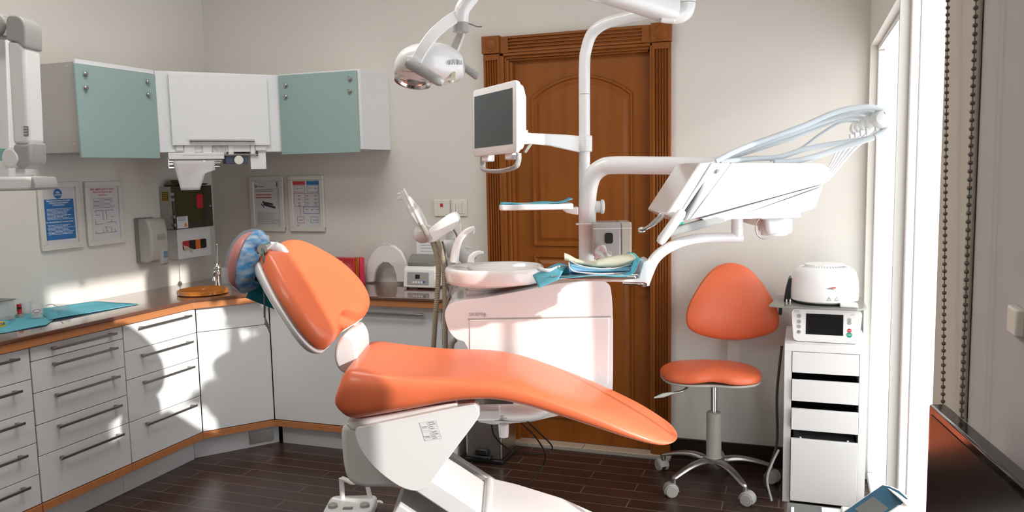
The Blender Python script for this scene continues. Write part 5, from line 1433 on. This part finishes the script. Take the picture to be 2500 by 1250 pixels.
# ================================================================== X-RAY ARM AT THE LEFT EDGE
t = thing('xray_arm', 'grey and white jointed wall arm hanging at the left edge of the picture', 'wall arm', tuple(P(40, 470, 2.75)))
XV = 2.75
def seg(pts, v0, v1, nm, mt, b=0.008): return slab(pts, v0, v1).build(nm, mt, t, bevel=b, seg=3)
seg(smooth_loop([(16, 42), (32, 36), (50, 42), (60, 60), (62, 90), (60, 118), (40, 102), (16, 98), (14, 70)], 3), XV, XV+0.10, 'upper_joint', M_GREYP, 0.012)
seg([(-40, 30), (-5, 28), (9, 44), (13, 62), (8, 82), (-5, 88), (-40, 88)], XV+0.01, XV+0.10, 'shoulder', M_GREYP, 0.014)
_s = P(-20, 58, XV+0.055)
MB().cyl(_s, V((XL+0.02, _s.y, _s.z)), 0.035).build('wall_arm', M_WHITE2, t)
MB().box(XL, XL+0.03, _s.y-0.09, _s.y+0.09, _s.z-0.14, _s.z+0.14).build('wall_plate', M_WHITE2, t, bevel=0.008)
seg([(8, 60), (18, 50), (24, 88), (5, 86)], XV+0.02, XV+0.08, 'wedge', M_WHITE2, 0.004)
seg([(16, 99), (45, 102), (61, 118), (72, 350), (60, 353), (30, 352)], XV+0.004, XV+0.096, 'lower_arm', M_WHITE2, 0.012)
seg([(30, 351), (60, 352), (73, 345), (75, 390), (70, 406), (58, 413), (42, 410), (33, 398)], XV, XV+0.10, 'elbow_joint', M_GREYP, 0.012)
MB().lathe([(0.034, 0), (0.034, 0.012), (0.028, 0.018), (0.0, 0.020)], P(33, 386, XV+0.02), -EV+EU*-0.2, 28).build('elbow_disc', M_WHITE2, t)
seg([(36, 408), (62, 410), (62, 432), (38, 432)], XV+0.03, XV+0.08, 'neck', M_WHITE2, 0.004)
seg([(-60, 432), (60, 431), (76, 433), (83, 446), (84, 460), (74, 465), (-60, 468)], XV-0.02, XV+0.11, 'bracket_bar', M_WHITE2, 0.010)
seg([(76, 431), (80, 433), (86, 448), (86, 460), (80, 464), (74, 464)], XV-0.024, XV+0.114, 'end_cap', M_GREYP, 0.004)
m = slab([(57, 308), (68, 308), (69, 332), (58, 332)], XV+0.002, XV+0.006).build('label', M_GREYD, t, smooth=False)
m = MB(); lines(m, P(59, 330, XV+0.0015), EU, UP, 0, 0.012, 0, 0.028, 3, -EV, 3, 0.3, 0.1); m.build('small_print', M_WPRINT, t, smooth=False)
seg([(-6, 362), (24, 362), (24, 390), (-6, 392)], XV+0.14, XV+0.16, 'checked_tape', mat('teal_tape', (0.25, 0.48, 0.46), 0.5), 0.002)
seg([(-30, 80), (14, 84), (24, 360), (20, 445), (-30, 440)], XV+0.18, XV+0.22, 'backplate', M_WHITE2, 0.004)

# ================================================================== STOOL
CX, CY_ = -0.366, 3.705
st = thing('dental_stool', 'orange operator stool on a five-star castor base against the back wall', 'stool', (CX, CY_, 0))
def SP(a, b, c): return V((CX+a, CY_+b, c))
hub = MB().lathe([(0.0, 0.075), (0.045, 0.075), (0.052, 0.09), (0.050, 0.115), (0.035, 0.125), (0, 0.125)], SP(0, 0, 0), UP, 28); hub.build('hub', M_ALU, st)
def caster(parent, p, ang):
    rx = V((math.cos(ang), math.sin(ang), 0)); ax = V((-math.sin(ang), math.cos(ang), 0))
    MB().cyl(p+UP*0.052, p+UP*0.078, 0.012, 16).build('stem_cup', M_STEEL, parent)
    wc = p+rx*0.012
    w = []
    for s in (-1, 1):
        q = V((wc.x, wc.y, 0.0275))+ax*(0.010*s)
        b_ = MB().lathe([(0.012, 0), (0.0265, 0.0), (0.0275, 0.003), (0.0275, 0.013), (0.024, 0.016), (0.0, 0.0165)], q, ax*s, 28).build('wheel', M_OLIVE, parent)
    rr = []
    for k in range(11):
        a = R(-20+k*20); d = rx*math.cos(a)+UP*math.sin(a)
        c = V((wc.x, wc.y, 0.0275)); rr.append([c+d*0.029-ax*0.024, c+d*0.033-ax*0.022, c+d*0.034, c+d*0.033+ax*0.022, c+d*0.029+ax*0.024, c+d*0.029])
    MB().loft(rr).build('hood', M_GREYP, parent)
angs = [math.atan2(3.50-CY_, -0.514-CX), math.atan2(3.498-CY_, -0.194-CX)]
base_a = R(-90-36)+0.0
for k in range(5):
    a = R(-90-36+72*k)
    d = V((math.cos(a), math.sin(a), 0)); s = V((-math.sin(a), math.cos(a), 0))
    rr = []
    for r, z, wd, h in ((0.03, 0.103, 0.024, 0.020), (0.08, 0.114, 0.022, 0.018), (0.14, 0.112, 0.020, 0.016), (0.20, 0.098, 0.018, 0.014), (0.245, 0.084, 0.016, 0.012), (0.268, 0.078, 0.014, 0.010)):
        c = SP(0, 0, z)+d*r
        rr.append([c+s*wd*math.cos(q)*(1)+UP*h*(math.sin(q) if math.sin(q) > 0 else 0.7*math.sin(q)) for q in [2*PI*j/16 for j in range(16)]])
    l = MB().loft(rr).build('base_leg', M_ALU, st, sub=1)
    caster(l, SP(0, 0, 0)+d*0.258, a+R(40 if k % 2 else -35))
gy = MB(); gy.lathe([(0.036, 0.120), (0.037, 0.124), (0.034, 0.128), (0.034, 0.330), (0.030, 0.335), (0, 0.335)], SP(0, 0, 0), UP, 28); gy.build('gas_spring_sleeve', M_OLIVE, st)
MB().lathe([(0.0145, 0.33), (0.0145, 0.492)], SP(0, 0, 0), UP, 20).build('piston', M_CHROME, st)
MB().lathe([(0.030, 0.470), (0.038, 0.485), (0.045, 0.505)], SP(0.005, 0, 0), UP, 24).build('seat_mount', M_OLIVE, st)
# seat
so = SP(-0.015, -0.02, 0.515); sxx = V((0.985, 0.17, 0)).normalized(); syy = V((-0.17, 0.985, 0)).normalized(); szz = V((0.0, -0.04, 1)).normalized()
so_out = smooth_loop([(-0.225, 0.0), (-0.215, 0.09), (-0.15, 0.165), (0.0, 0.185), (0.14, 0.165), (0.212, 0.09), (0.225, -0.02), (0.19, -0.12), (0.10, -0.165), (0.0, -0.155), (-0.10, -0.165), (-0.19, -0.12)], 4)
bend2 = lambda a, b: 0.008*math.cos(a*14)
pillow(so_out, so, sxx, syy, szz, 0.052, 0.016, dish=0.012, bend=lambda a, b: 0.013*math.exp(-(a/0.08)**2)*(1 if b < 0 else math.exp(-(b/0.1)**2))-0.003).build('seat', M_ORANGE2, st, sub=1)
MB().prism([so+sxx*a*0.985+syy*b*0.985-UP*0.020 for a, b in so_out], UP*0.010).build('seat_pan', M_OLIVE, st, bevel=0.003)
m = MB(); m.tube(spline([SP(-0.04, -0.03, 0.487), SP(-0.09, -0.08, 0.483), SP(-0.12, -0.13, 0.462), SP(-0.17, -0.17, 0.455)]), 0.0055, 10); m.build('height_lever', M_STEEL, st)
MB().tube([SP(-0.165, -0.165, 0.456), SP(-0.20, -0.20, 0.452), SP(-0.235, -0.228, 0.446)], [0.006, 0.010, 0.003], 12).build('lever_grip', M_OLIVE, st)
# back support and backrest
rr = []
for y, z, wd in ((0.02, 0.480, 0.032), (0.14, 0.482, 0.031), (0.178, 0.495, 0.030), (0.195, 0.53, 0.030), (0.197, 0.60, 0.029), (0.192, 0.72, 0.028)):
    c = SP(0.07, y*0.98, z); rr.append([c-sxx*wd-syy*0.004, c+sxx*wd-syy*0.004, c+sxx*wd+syy*0.004, c-sxx*wd+syy*0.004])
MB().loft(rr).build('back_support', M_OLIVE, st, bevel=0.002)
bo_ = SP(0.065, 0.155, 0.640); bx_ = sxx; bz_ = V((-0.03, 0.10, 0.99)).normalized(); by_ = bx_.cross(bz_); by_ = by_ if by_.y < 0 else -by_
b_out = smooth_loop([(-0.212, 0.10), (-0.195, 0.175), (-0.13, 0.285), (-0.07, 0.345), (0.0, 0.365), (0.07, 0.345), (0.13, 0.285), (0.195, 0.175), (0.212, 0.10), (0.19, 0.045), (0.10, 0.010), (0.0, 0.0), (-0.10, 0.010), (-0.19, 0.045)], 4)
pillow(b_out, bo_, bx_, bz_, by_, 0.045, 0.014, bend=lambda a, b: 0.8*a*a-0.01).build('backrest', M_ORANGE2, st, sub=1)

# ================================================================== TOWER, STERILISER DEVICES
tw = thing('drawer_tower', 'narrow white drawer tower with four half-open drawers at the right window', 'drawer unit', (0.093, 3.76, 0))
TX0, TX1, TY0, TY1, TZ = -0.062, 0.264, 3.575, 3.975, 0.698
m = MB(); m.box(TX0, TX0+0.030, TY0, TY1, 0.0, TZ-0.032); m.box(TX1-0.030, TX1, TY0, TY1, 0.0, TZ-0.032); m.box(TX0, TX1, TY0, TY1, TZ-0.032, TZ); m.box(TX0+0.03, TX1-0.03, TY1-0.01, TY1, 0.02, TZ-0.032)
m.box(TX0+0.03, TX1-0.03, TY0+0.02, TY1-0.01, 0.02, 0.032)
m.build('cabinet_shell', M_WHITE2, tw, bevel=0.0015)
m = MB().box(TX0+0.03, TX1-0.03, TY0+0.19, TY0+0.20, 0.03, TZ-0.035); m.build('inside_shade', M_DARKGAP, tw, smooth=False)  # near-black sheet standing in for the shade inside the tower
for z0, z1, pull in ((0.575, 0.664, 0.0), (0.455, 0.547, 0.012), (0.332, 0.424, 0.022), (0.022, 0.296, 0.030)):
    d_ = MB().box(TX0+0.032, TX1-0.032, TY0-pull-0.004, TY0-pull+0.012, z0, z1).build('drawer', M_WHITE2, tw, bevel=0.0015)
    MB().box(TX0+0.040, TX1-0.040, TY0-pull+0.012, TY0+0.185, z0+0.004, z1-0.018).build('drawer_box', M_BLACK if z0 > 0.1 else M_GREYD, d_, smooth=False)
    if z0 < 0.1:
        m = MB()
        for x in (TX0+0.07, TX1-0.07): m.ball((x, TY0-0.020, z1+0.003), 0.005, 10)
        m.build('screw', M_CHROME, d_)
pt_ = thing('control_unit', 'white control unit with black display and red and green buttons on the drawer tower', 'control unit', (0.085, 3.70, TZ))
c0 = V((-0.040, 3.625, TZ-0.008)); cn = V((-0.02, -0.985, 0.17)).normalized(); cx_v = V((1, -0.02, 0)).normalized(); cy_v = cn.cross(cx_v); cy_v = cy_v if cy_v.z > 0 else -cy_v
fw_, fh_ = 0.284, 0.140
fr_o = c0+UP*0.010-V((0, 0.0, 0))
face_out = rrect(0, fw_, 0, fh_, 0.020)
face_out = [(a*(1.0)+0.014*(1-b/fh_)*(0.5-a/fw_)*1.6, b) for a, b in face_out]
MB().loft([[fr_o+cx_v*((a-fw_/2)*s+fw_/2)+cy_v*((b-fh_/2)*s+fh_/2)-cn*d for a, b in face_out] for s, d in ((0.96, 0.10), (0.97, 0.05), (1.0, 0.02), (1.0, 0.008), (0.985, 0.0))]).build('front_housing', M_WHITE, pt_)
MB().box(-0.030, 0.225, 3.70, 3.93, TZ, TZ+0.125).build('rear_housing', M_WHITE2, pt_, bevel=0.01)
def fp(a, b, n=0.0): return fr_o+cx_v*a+cy_v*b+cn*n
MB().obox(fp(0.062, 0.032, 0.0002), cx_v*0.148, cy_v*0.088, cn*0.0015).build('display', M_BGLOSS, pt_, bevel=0.0006)
for b in (0.108, 0.084, 0.063, 0.040):
    k_ = MB().lathe([(0.0085, 0), (0.0085, 0.0012), (0, 0.0014)], fp(0.034, b, 0), cn, 22).build('key', M_WHITE2, pt_)
    MB().lathe([(0.0075, 0.0014), (0.0085, 0.0014), (0.0085, 0.0018), (0.0075, 0.0018)], fp(0.034, b, 0), cn, 22).build('key_ring', M_GREYP, k_)
txt('P', 0.013, fp(0.0300, 0.0355, 0.0020), cx_v, cy_v, M_BLACKT, pt_, bold=0.0003)
for b in (0.100, 0.087):
    k_ = MB().lathe([(0.0078, 0), (0.0078, 0.0012), (0, 0.0014)], fp(0.234, b, 0), cn, 22).build('key', M_WHITE2, pt_)
    MB().lathe([(0.0068, 0.0014), (0.0078, 0.0014), (0.0078, 0.0018), (0.0068, 0.0018)], fp(0.234, b, 0), cn, 22).build('key_ring', M_GREYP, k_)
MB().lathe([(0.0085, 0), (0.0085, 0.0014), (0, 0.0016)], fp(0.234, 0.055, 0), cn, 24).build('stop_button', M_RED, pt_, label='round red STOP button')
MB().lathe([(0.0112, 0), (0.0112, 0.0014), (0, 0.0016)], fp(0.234, 0.037, 0), cn, 24).build('start_button', M_GREEN, pt_, label='round green START button')
txt('STOP', 0.0052, fp(0.234, 0.0532, 0.0018), cx_v, cy_v, M_WPRINT, pt_, align='CENTER', bold=0.0001)
txt('START', 0.0055, fp(0.234, 0.0352, 0.0018), cx_v, cy_v, M_WPRINT, pt_, align='CENTER', bold=0.0001)
m = MB(); lines(m, fp(0.014, 0.124), cx_v, cy_v, 0, 0.024, 0, 0.008, 2, cn, 3, 0.35); lines(m, fp(0.238, 0.118), cx_v, cy_v, 0, 0.020, 0, 0.008, 2, cn, 5, 0.35); m.build('small_print', M_GREYP, pt_, smooth=False)
# furnace on its swing plate
fu = thing('press_furnace', 'round white ceramic furnace on a grey glass plate above the control unit', 'furnace', (0.085, 3.76, TZ+0.165))
zf = TZ+0.151
pl4 = [(-0.130, 3.62), (-0.06, 3.59), (0.22, 3.59), (0.262, 3.64), (0.262, 3.92), (-0.06, 3.93), (-0.10, 3.90)]
MB().prism([V((a, b, zf-0.004)) for a, b in pl4], UP*0.008).build('glass_plate', M_TRAYG, fu, bevel=0.002)
MB().box(-0.02, 0.19, 3.71, 3.90, TZ+0.125, zf-0.004).build('plate_mount', M_OLIVE, fu, bevel=0.003)
fc = V((0.094, 3.76, zf+0.004))
MB().lathe([(0.118, 0.0), (0.124, 0.006), (0.124, 0.012)], fc, UP, 40, sx=1.10).build('foot_ring', M_BLACK, fu)
MB().lathe([(0.126, 0.010), (0.133, 0.016), (0.134, 0.06), (0.131, 0.100), (0.122, 0.135), (0.118, 0.142), (0.100, 0.158), (0.078, 0.164), (0.076, 0.168), (0, 0.168)], fc, UP, 48, sx=1.06, sy=0.98).build('dome', M_WHITE, fu)
m = MB()
for k in range(19):
    a = R(-90+(k-9)*6.6); c = V((math.cos(a)*1.06, math.sin(a)*0.98, 0)); m.tube([fc+c*0.083+UP*0.1650, fc+c*0.099+UP*0.1590], 0.0012, 5)
m.build('vent_slots', M_GREYP, fu)
sl_ = MB(); sl_.prism([V((-0.046, 3.72, zf+0.004)), V((-0.072, 3.72, zf+0.004)), V((-0.064, 3.72, zf+0.06)), V((-0.052, 3.72, zf+0.108)), V((-0.040, 3.72, zf+0.11))], (0, 0.10, 0)); sl_.build('rear_shield', M_BLACK, fu, bevel=0.003)
MB().box(-0.092, -0.078, 3.72, 3.80, zf-0.055, zf-0.004).build('shield_tab', M_BLACK, fu, bevel=0.002)
fr_d = V((-0.05, -1, 0)).normalized()
def dome_pt(ax, z, off=0.0008):
    a = math.asin(max(-1, min(1, ax/(0.134*1.06))))
    return fc+V((math.sin(a)*0.134*1.06, -math.cos(a)*0.134*0.98-off, z))
def warn(ax, z, s, mark):
    m = MB(); p = [dome_pt(ax-s, z), dome_pt(ax+s, z), dome_pt(ax, z+s*1.8)]
    for i in range(3): m.tube([p[i], p[(i+1) % 3]], 0.0005, 5)
    if mark: m.tube([dome_pt(ax, z+s*0.55), dome_pt(ax, z+s*1.2)], 0.0006, 5)
    else: m.tube([dome_pt(ax-s*0.4, z+s*0.35), dome_pt(ax+s*0.4, z+s*0.35)], 0.0004, 5)
    m.build('warning_triangle', M_BLACKT, fu)
warn(0.018, 0.026, 0.0085, True); warn(0.048, 0.026, 0.0085, False)
MB().prism([dome_pt(0.005, 0.076), dome_pt(0.04, 0.072), dome_pt(0.022, 0.082)], (0, -0.0006, 0)).build('logo_swoosh', M_GREYD, fu, smooth=False)
MB().prism([dome_pt(0.020, 0.0795, 0.0012), dome_pt(0.042, 0.0775, 0.0012), dome_pt(0.045, 0.0835, 0.0012), dome_pt(0.030, 0.0835, 0.0012)], (0, -0.0006, 0)).build('logo_red', M_REDT, fu, smooth=False)
m = MB(); m.box(-0.060, -0.040, 3.625, 3.64, zf+0.004, zf+0.010)
for x in (-0.058, -0.044): m.cyl((x, 3.632, zf+0.008), (x, 3.632, zf+0.03), 0.003, 10)
m.build('latch_pins', M_CHROME, fu)
MB().box(0.155, 0.225, 3.615, 3.66, zf+0.004, zf+0.022).build('side_block', M_WHITE, fu, bevel=0.005)
# cable behind the tower
m = MB(); m.tube(spline([(-0.076, 3.70, 0.66), (-0.092, 3.66, 0.45), (-0.088, 3.63, 0.25), (-0.115, 3.58, 0.15), (-0.135, 3.56, 0.08), (-0.10, 3.56, 0.008)]), 0.006, 8)
tag(m.build('power_cable', M_BLACK), 'black power cable hanging down the left side of the white drawer tower', 'cable')
m = MB(); m.tube(spline([(-0.080, 3.60, 0.22), (-0.105, 3.565, 0.17), (-0.125, 3.55, 0.10), (-0.105, 3.545, 0.009)]), 0.005, 8)
tag(m.build('power_cable', M_GREYP), 'grey cable bowing out beside the foot of the white drawer tower', 'cable')

# ================================================================== FLOOR THINGS
bn0 = V((-1.585, 3.60, 0))
t = thing('pedal_bin', 'brushed steel pedal bin on the floor under the dental unit', 'bin', (-1.48, 3.74, 0))
MB().box(-1.580, -1.385, 3.64, 3.86, 0.018, 0.275).build('body', M_STEEL, t, bevel=0.012, seg=3)
MB().box(-1.585, -1.380, 3.635, 3.865, 0.0, 0.020).build('base_ring', M_BLACK, t, bevel=0.006)
MB().box(-1.586, -1.379, 3.634, 3.866, 0.275, 0.300).build('lid', M_BLACK, t, bevel=0.008)
pg = smooth_loop([(-1.545, 0.035), (-1.535, 0.05), (-1.52, 0.065), (-1.455, 0.065), (-1.44, 0.05), (-1.43, 0.035)], 3)
MB().box(-1.540, -1.435, 3.600, 3.640, 0.030, 0.045).build('pedal', M_BLACK, t, bevel=0.004); MB().box(-1.520, -1.455, 3.615, 3.640, 0.045, 0.075).build('pedal_arch', M_BLACK, t, bevel=0.006)
t = thing('foot_control', 'white foot control with arched handle on the floor at the bottom edge', 'foot control', (-1.90, 2.98, 0))
FV = 3.36
fq = P(858, 1235, FV); fb = U(fq.dot(EU), FV, 0)
fu0, fu1 = uz(802, 1240, FV)[0], uz(918, 1240, FV)[0]
m = MB().prism([U(a, b, 0.004) for a, b in rrect(fu0, fu1, 3.24, 3.42, 0.03)], UP*0.050); m.build('base', M_WHITE2, t, bevel=0.012, seg=3)
m = MB(); cu = (fu0+fu1)/2
ap = [U(uz(834, 1225, FV)[0], FV+0.02, 0.05), U(uz(832, 1192, FV)[0], FV+0.02, 0.145), U(uz(846, 1197, FV)[0], FV+0.02, 0.135), U(uz(860, 1202, FV)[0], FV+0.02, 0.125), U(uz(878, 1200, FV)[0], FV+0.02, 0.13), U(uz(892, 1194, FV)[0], FV+0.02, 0.135), U(uz(903, 1228, FV)[0], FV+0.02, 0.05)]
m.tube(spline(ap[:1]+ap[1:2], 2)+[ap[1]+UP*0.0001], 0.011, 10); m.tube(spline(ap[1:6]), 0.009, 10, flat=1.6, up=UP); m.tube([ap[5], ap[6]], 0.010, 10); m.build('carry_handle', M_WHITE2, t)
for a in (fu0+0.035, fu1-0.035):
    MB().lathe([(0.020, 0), (0.020, 0.012), (0.015, 0.016), (0, 0.017)], U(a, 3.29, 0.054), UP, 20).build('foot_button', M_GREYP, t)
MB().obox(U(cu-0.02, 3.262, 0.0545), EU*0.04, EV*0.02, UP*0.004).build('dark_slot', M_GREYD, t, smooth=False)
tag(MB().tube(spline([P(905, 1232, 3.45), P(925, 1224, 3.46), P(936, 1234, 3.45), P(935, 1252, 3.42), P(950, 1262, 3.3)]), 0.006, 8).build('control_cable', M_GREYP), 'short grey cable curling beside the foot control on the floor', 'cable')
def floor_cable(pts, label, r=0.0035):
    tag(MB().tube(spline(pts, 8), r, 8).build('cable', M_BLACK), label, 'cable', None)
floor_cable([P(1200, 1038, 3.1), P(1208, 1065, 3.15), P(1240, 1095, 3.3), P(1290, 1108, 3.5), P(1330, 1108, 3.62), P(1347, 1098, 3.66), P(1345, 1085, 3.6), P(1320, 1060, 3.4), P(1288, 1030, 3.1)], 'black cable looping under the dental unit in a wide arc')
floor_cable([P(1274, 1034, 3.1), P(1305, 1064, 3.25), P(1328, 1100, 3.45), P(1330, 1125, 3.55), P(1318, 1150, 3.55), P(1287, 1186, 3.50), P(1270, 1205, 3.3)], 'black cable running down from the dental unit to the chair base')

# ================================================================== RIGHT FOREGROUND
tl_ = P(2268, 985, 1.10); tr_ = P(2500, 1195, 0.802)
td = (tr_-tl_); td.z = 0; td.normalize(); tn = V((td.y, -td.x, 0)); tn = tn if tn.x < 0 else -tn
tv = thing('black_monitor', 'large black screen with glossy frame at the lower right corner', 'screen', (tl_.x+td.x*0.25, tl_.y+td.y*0.25, 0.5))
TL_, TH_ = 0.50, 0.40
def tq(a, b, n): return V((tl_.x, tl_.y, tl_.z))+td*a-UP*b+tn*n
MB().obox(tq(0, TH_, 0), td*TL_, UP*TH_, -tn*0.022).build('frame', M_BGLOSS, tv, bevel=0.003)
MB().obox(tq(0.012, TH_-0.016, 0.0012), td*(TL_-0.024), UP*(TH_-0.028), -tn*0.001).build('screen', mat('screen_black', (0.012, 0.009, 0.008), 0.16), tv, smooth=False)
MB().obox(tq(0.22, TH_, -0.004), td*0.07, -UP*(tl_.z-TH_-0.515), -tn*0.014).build('stand_neck', M_BLACK, tv, smooth=False)
MB().obox(tq(0.16, tl_.z-0.515, 0.05), td*0.19, -UP*0.0135, -tn*0.075).build('stand_foot', M_BLACK, tv, bevel=0.003)
bxp = PW(1914, 1222, z=0.50)
t = thing('low_cabinet', 'low dark grey cabinet at the bottom edge in front of the drawer tower', 'cabinet', (0.08, 1.9, 0))
MB().box(bxp.x, 0.250, 0.60, bxp.y, 0.0, 0.50).build('body', mat('charcoal_plastic', (0.085, 0.09, 0.085), 0.35), t, bevel=0.01)
q = PW(2006, 1238, z=0.501)
tag(MB().obox(V((q.x, q.y-0.16, 0.5002)), V((0.13, 0, 0)), V((0, 0.16, 0)), V((0, 0, 0.0008))).build('paper_card', M_WPRINT, smooth=False), 'white printed card in a clear sleeve on the low dark cabinet', 'card')
q = PW(1935, 1240, z=0.501)
tag(MB().obox(V((q.x-0.004, q.y-0.06, 0.5002)), V((0.008, 0, 0)), V((0, 0.06, 0)), V((0, 0, 0.004))).build('white_strip', M_WHITE2, bevel=0.001), 'short white plastic strip lying on the low dark cabinet', 'strip')
# tilted device with blue face
t = thing('scaler_device', 'white device with a tilted blue control face and grey display at the bottom right', 'device', tuple(PW(2150, 1250, z=0.50)))
DVv = 2.10
fa, fb_, fc_, fd_ = P(2036, 1262, DVv), P(2154, 1182, DVv+0.03), P(2210, 1262, DVv-0.09), P(2090, 1340, DVv-0.12)
fex = (fb_-fa).normalized(); fey = (fd_-fa); fey = (fey-fex*fey.dot(fex)).normalized(); fen = fex.cross(fey)
if fen.dot(EYE-fa) < 0: fen = -fen
FW = (fb_-fa).length*1.0; FH = 0.13
def dq(a, b, n=0): return fa+fex*a+fey*b+fen*n
ol = [(0, 0), (FW, 0), (FW+0.012, 0.02), (FW+0.018, 0.05), (FW+0.014, 0.09), (FW, 0.13), (0, 0.13)]
MB().loft([[dq(a-0.004, b-0.004, -0.075-0.10*(1-a/FW)) for a, b in ol], [dq(a, b, 0.0) for a, b in ol]]).build('housing', M_SWITCH, t, bevel=0.004)
MB().loft([[dq(a, b, 0.0006) for a, b in [(0.030, 0.006), (FW-0.003, 0.004), (FW+0.006, 0.02), (FW+0.012, 0.05), (FW+0.008, 0.085), (0.034, 0.10)]], [dq(a, b, 0.0012) for a, b in [(0.030, 0.006), (FW-0.003, 0.004), (FW+0.006, 0.02), (FW+0.012, 0.05), (FW+0.008, 0.085), (0.034, 0.10)]]]).build('blue_face', M_DBLUE, t, smooth=False)
MB().obox(dq(0.055, 0.018, 0.0013), fex*0.062, fey*0.06, fen*0.0006).build('display', M_LCD, t, smooth=False)
slab([(2156, 1183), (2170, 1186), (2202, 1205), (2222, 1226), (2226, 1262), (2206, 1262), (2190, 1220)], DVv+0.03, DVv-0.07).build('rear_housing', M_WHITE2, t, bevel=0.006)
MB().tube([P(2165, 1262, DVv-0.12), P(2196, 1240, DVv-0.10), P(2206, 1243, DVv-0.09)], 0.008, 12).build('chrome_pen', M_CHROME, t)
MB().obox(V((fa.x+0.02, fa.y-0.02, 0.50)), V((0.13, 0, 0)), V((0, 0.09, 0)), V((0, 0, max(0.01, fa.z-0.56)))).build('foot', M_SWITCH, t, bevel=0.006)

# ---- roller blind strip and bead chains at the near edge of the window
m = MB().box(XR-0.014, XR-0.001, 1.515, 1.805, 0.0, 2.7)
bl = tag(m.build('window_blind', M_CREAM, bevel=0.005), 'narrow cream fabric blind edge hanging beside the bright window', 'blind')
def chain(p_top, p_bot, label):
    n = 100; m = MB(); a, b = V(p_top), V(p_bot)
    L = (a-b).length; n = min(130, int(L/0.0125))
    for i in range(n+1):
        p = a.lerp(b, i/n)
        m.lathe([(0.0, -0.0038), (0.0030, -0.0025), (0.0040, 0), (0.0030, 0.0025), (0.0, 0.0038)], p, UP, 8)
    m.tube([a, b], 0.0009, 5)
    tag(m.build('bead_chain', M_BEAD), label, 'bead chain', 'blind bead chains')
cx1 = XR-0.035
c_t = PW(2314, 0, x=cx1); c_b = PW(2302, 985, x=cx1)
d_ = (c_b-c_t); chain(c_t-d_*0.3, c_b+d_*0.35, 'dark bead chain hanging at the bright edge of the window, nearer the drawer tower')
c_t = PW(2383, 0, x=cx1); c_b = PW(2347, 1030, x=cx1)
d_ = (c_b-c_t); chain(c_t-d_*0.3, c_b+d_*0.25, 'dark bead chain hanging in front of the cream blind, closer to the right edge')
# wall socket on the grey wall
q = PW(2488, 780, x=XR)
t = thing('wall_switch', 'pale plastic switch on the grey wall at the right edge of the picture', 'wall switch', (XR, q.y, q.z))
MB().box(XR-0.012, XR, q.y-0.035, q.y+0.012, q.z-0.018, q.z+0.018).build('plate', M_SWITCH, t, bevel=0.003)
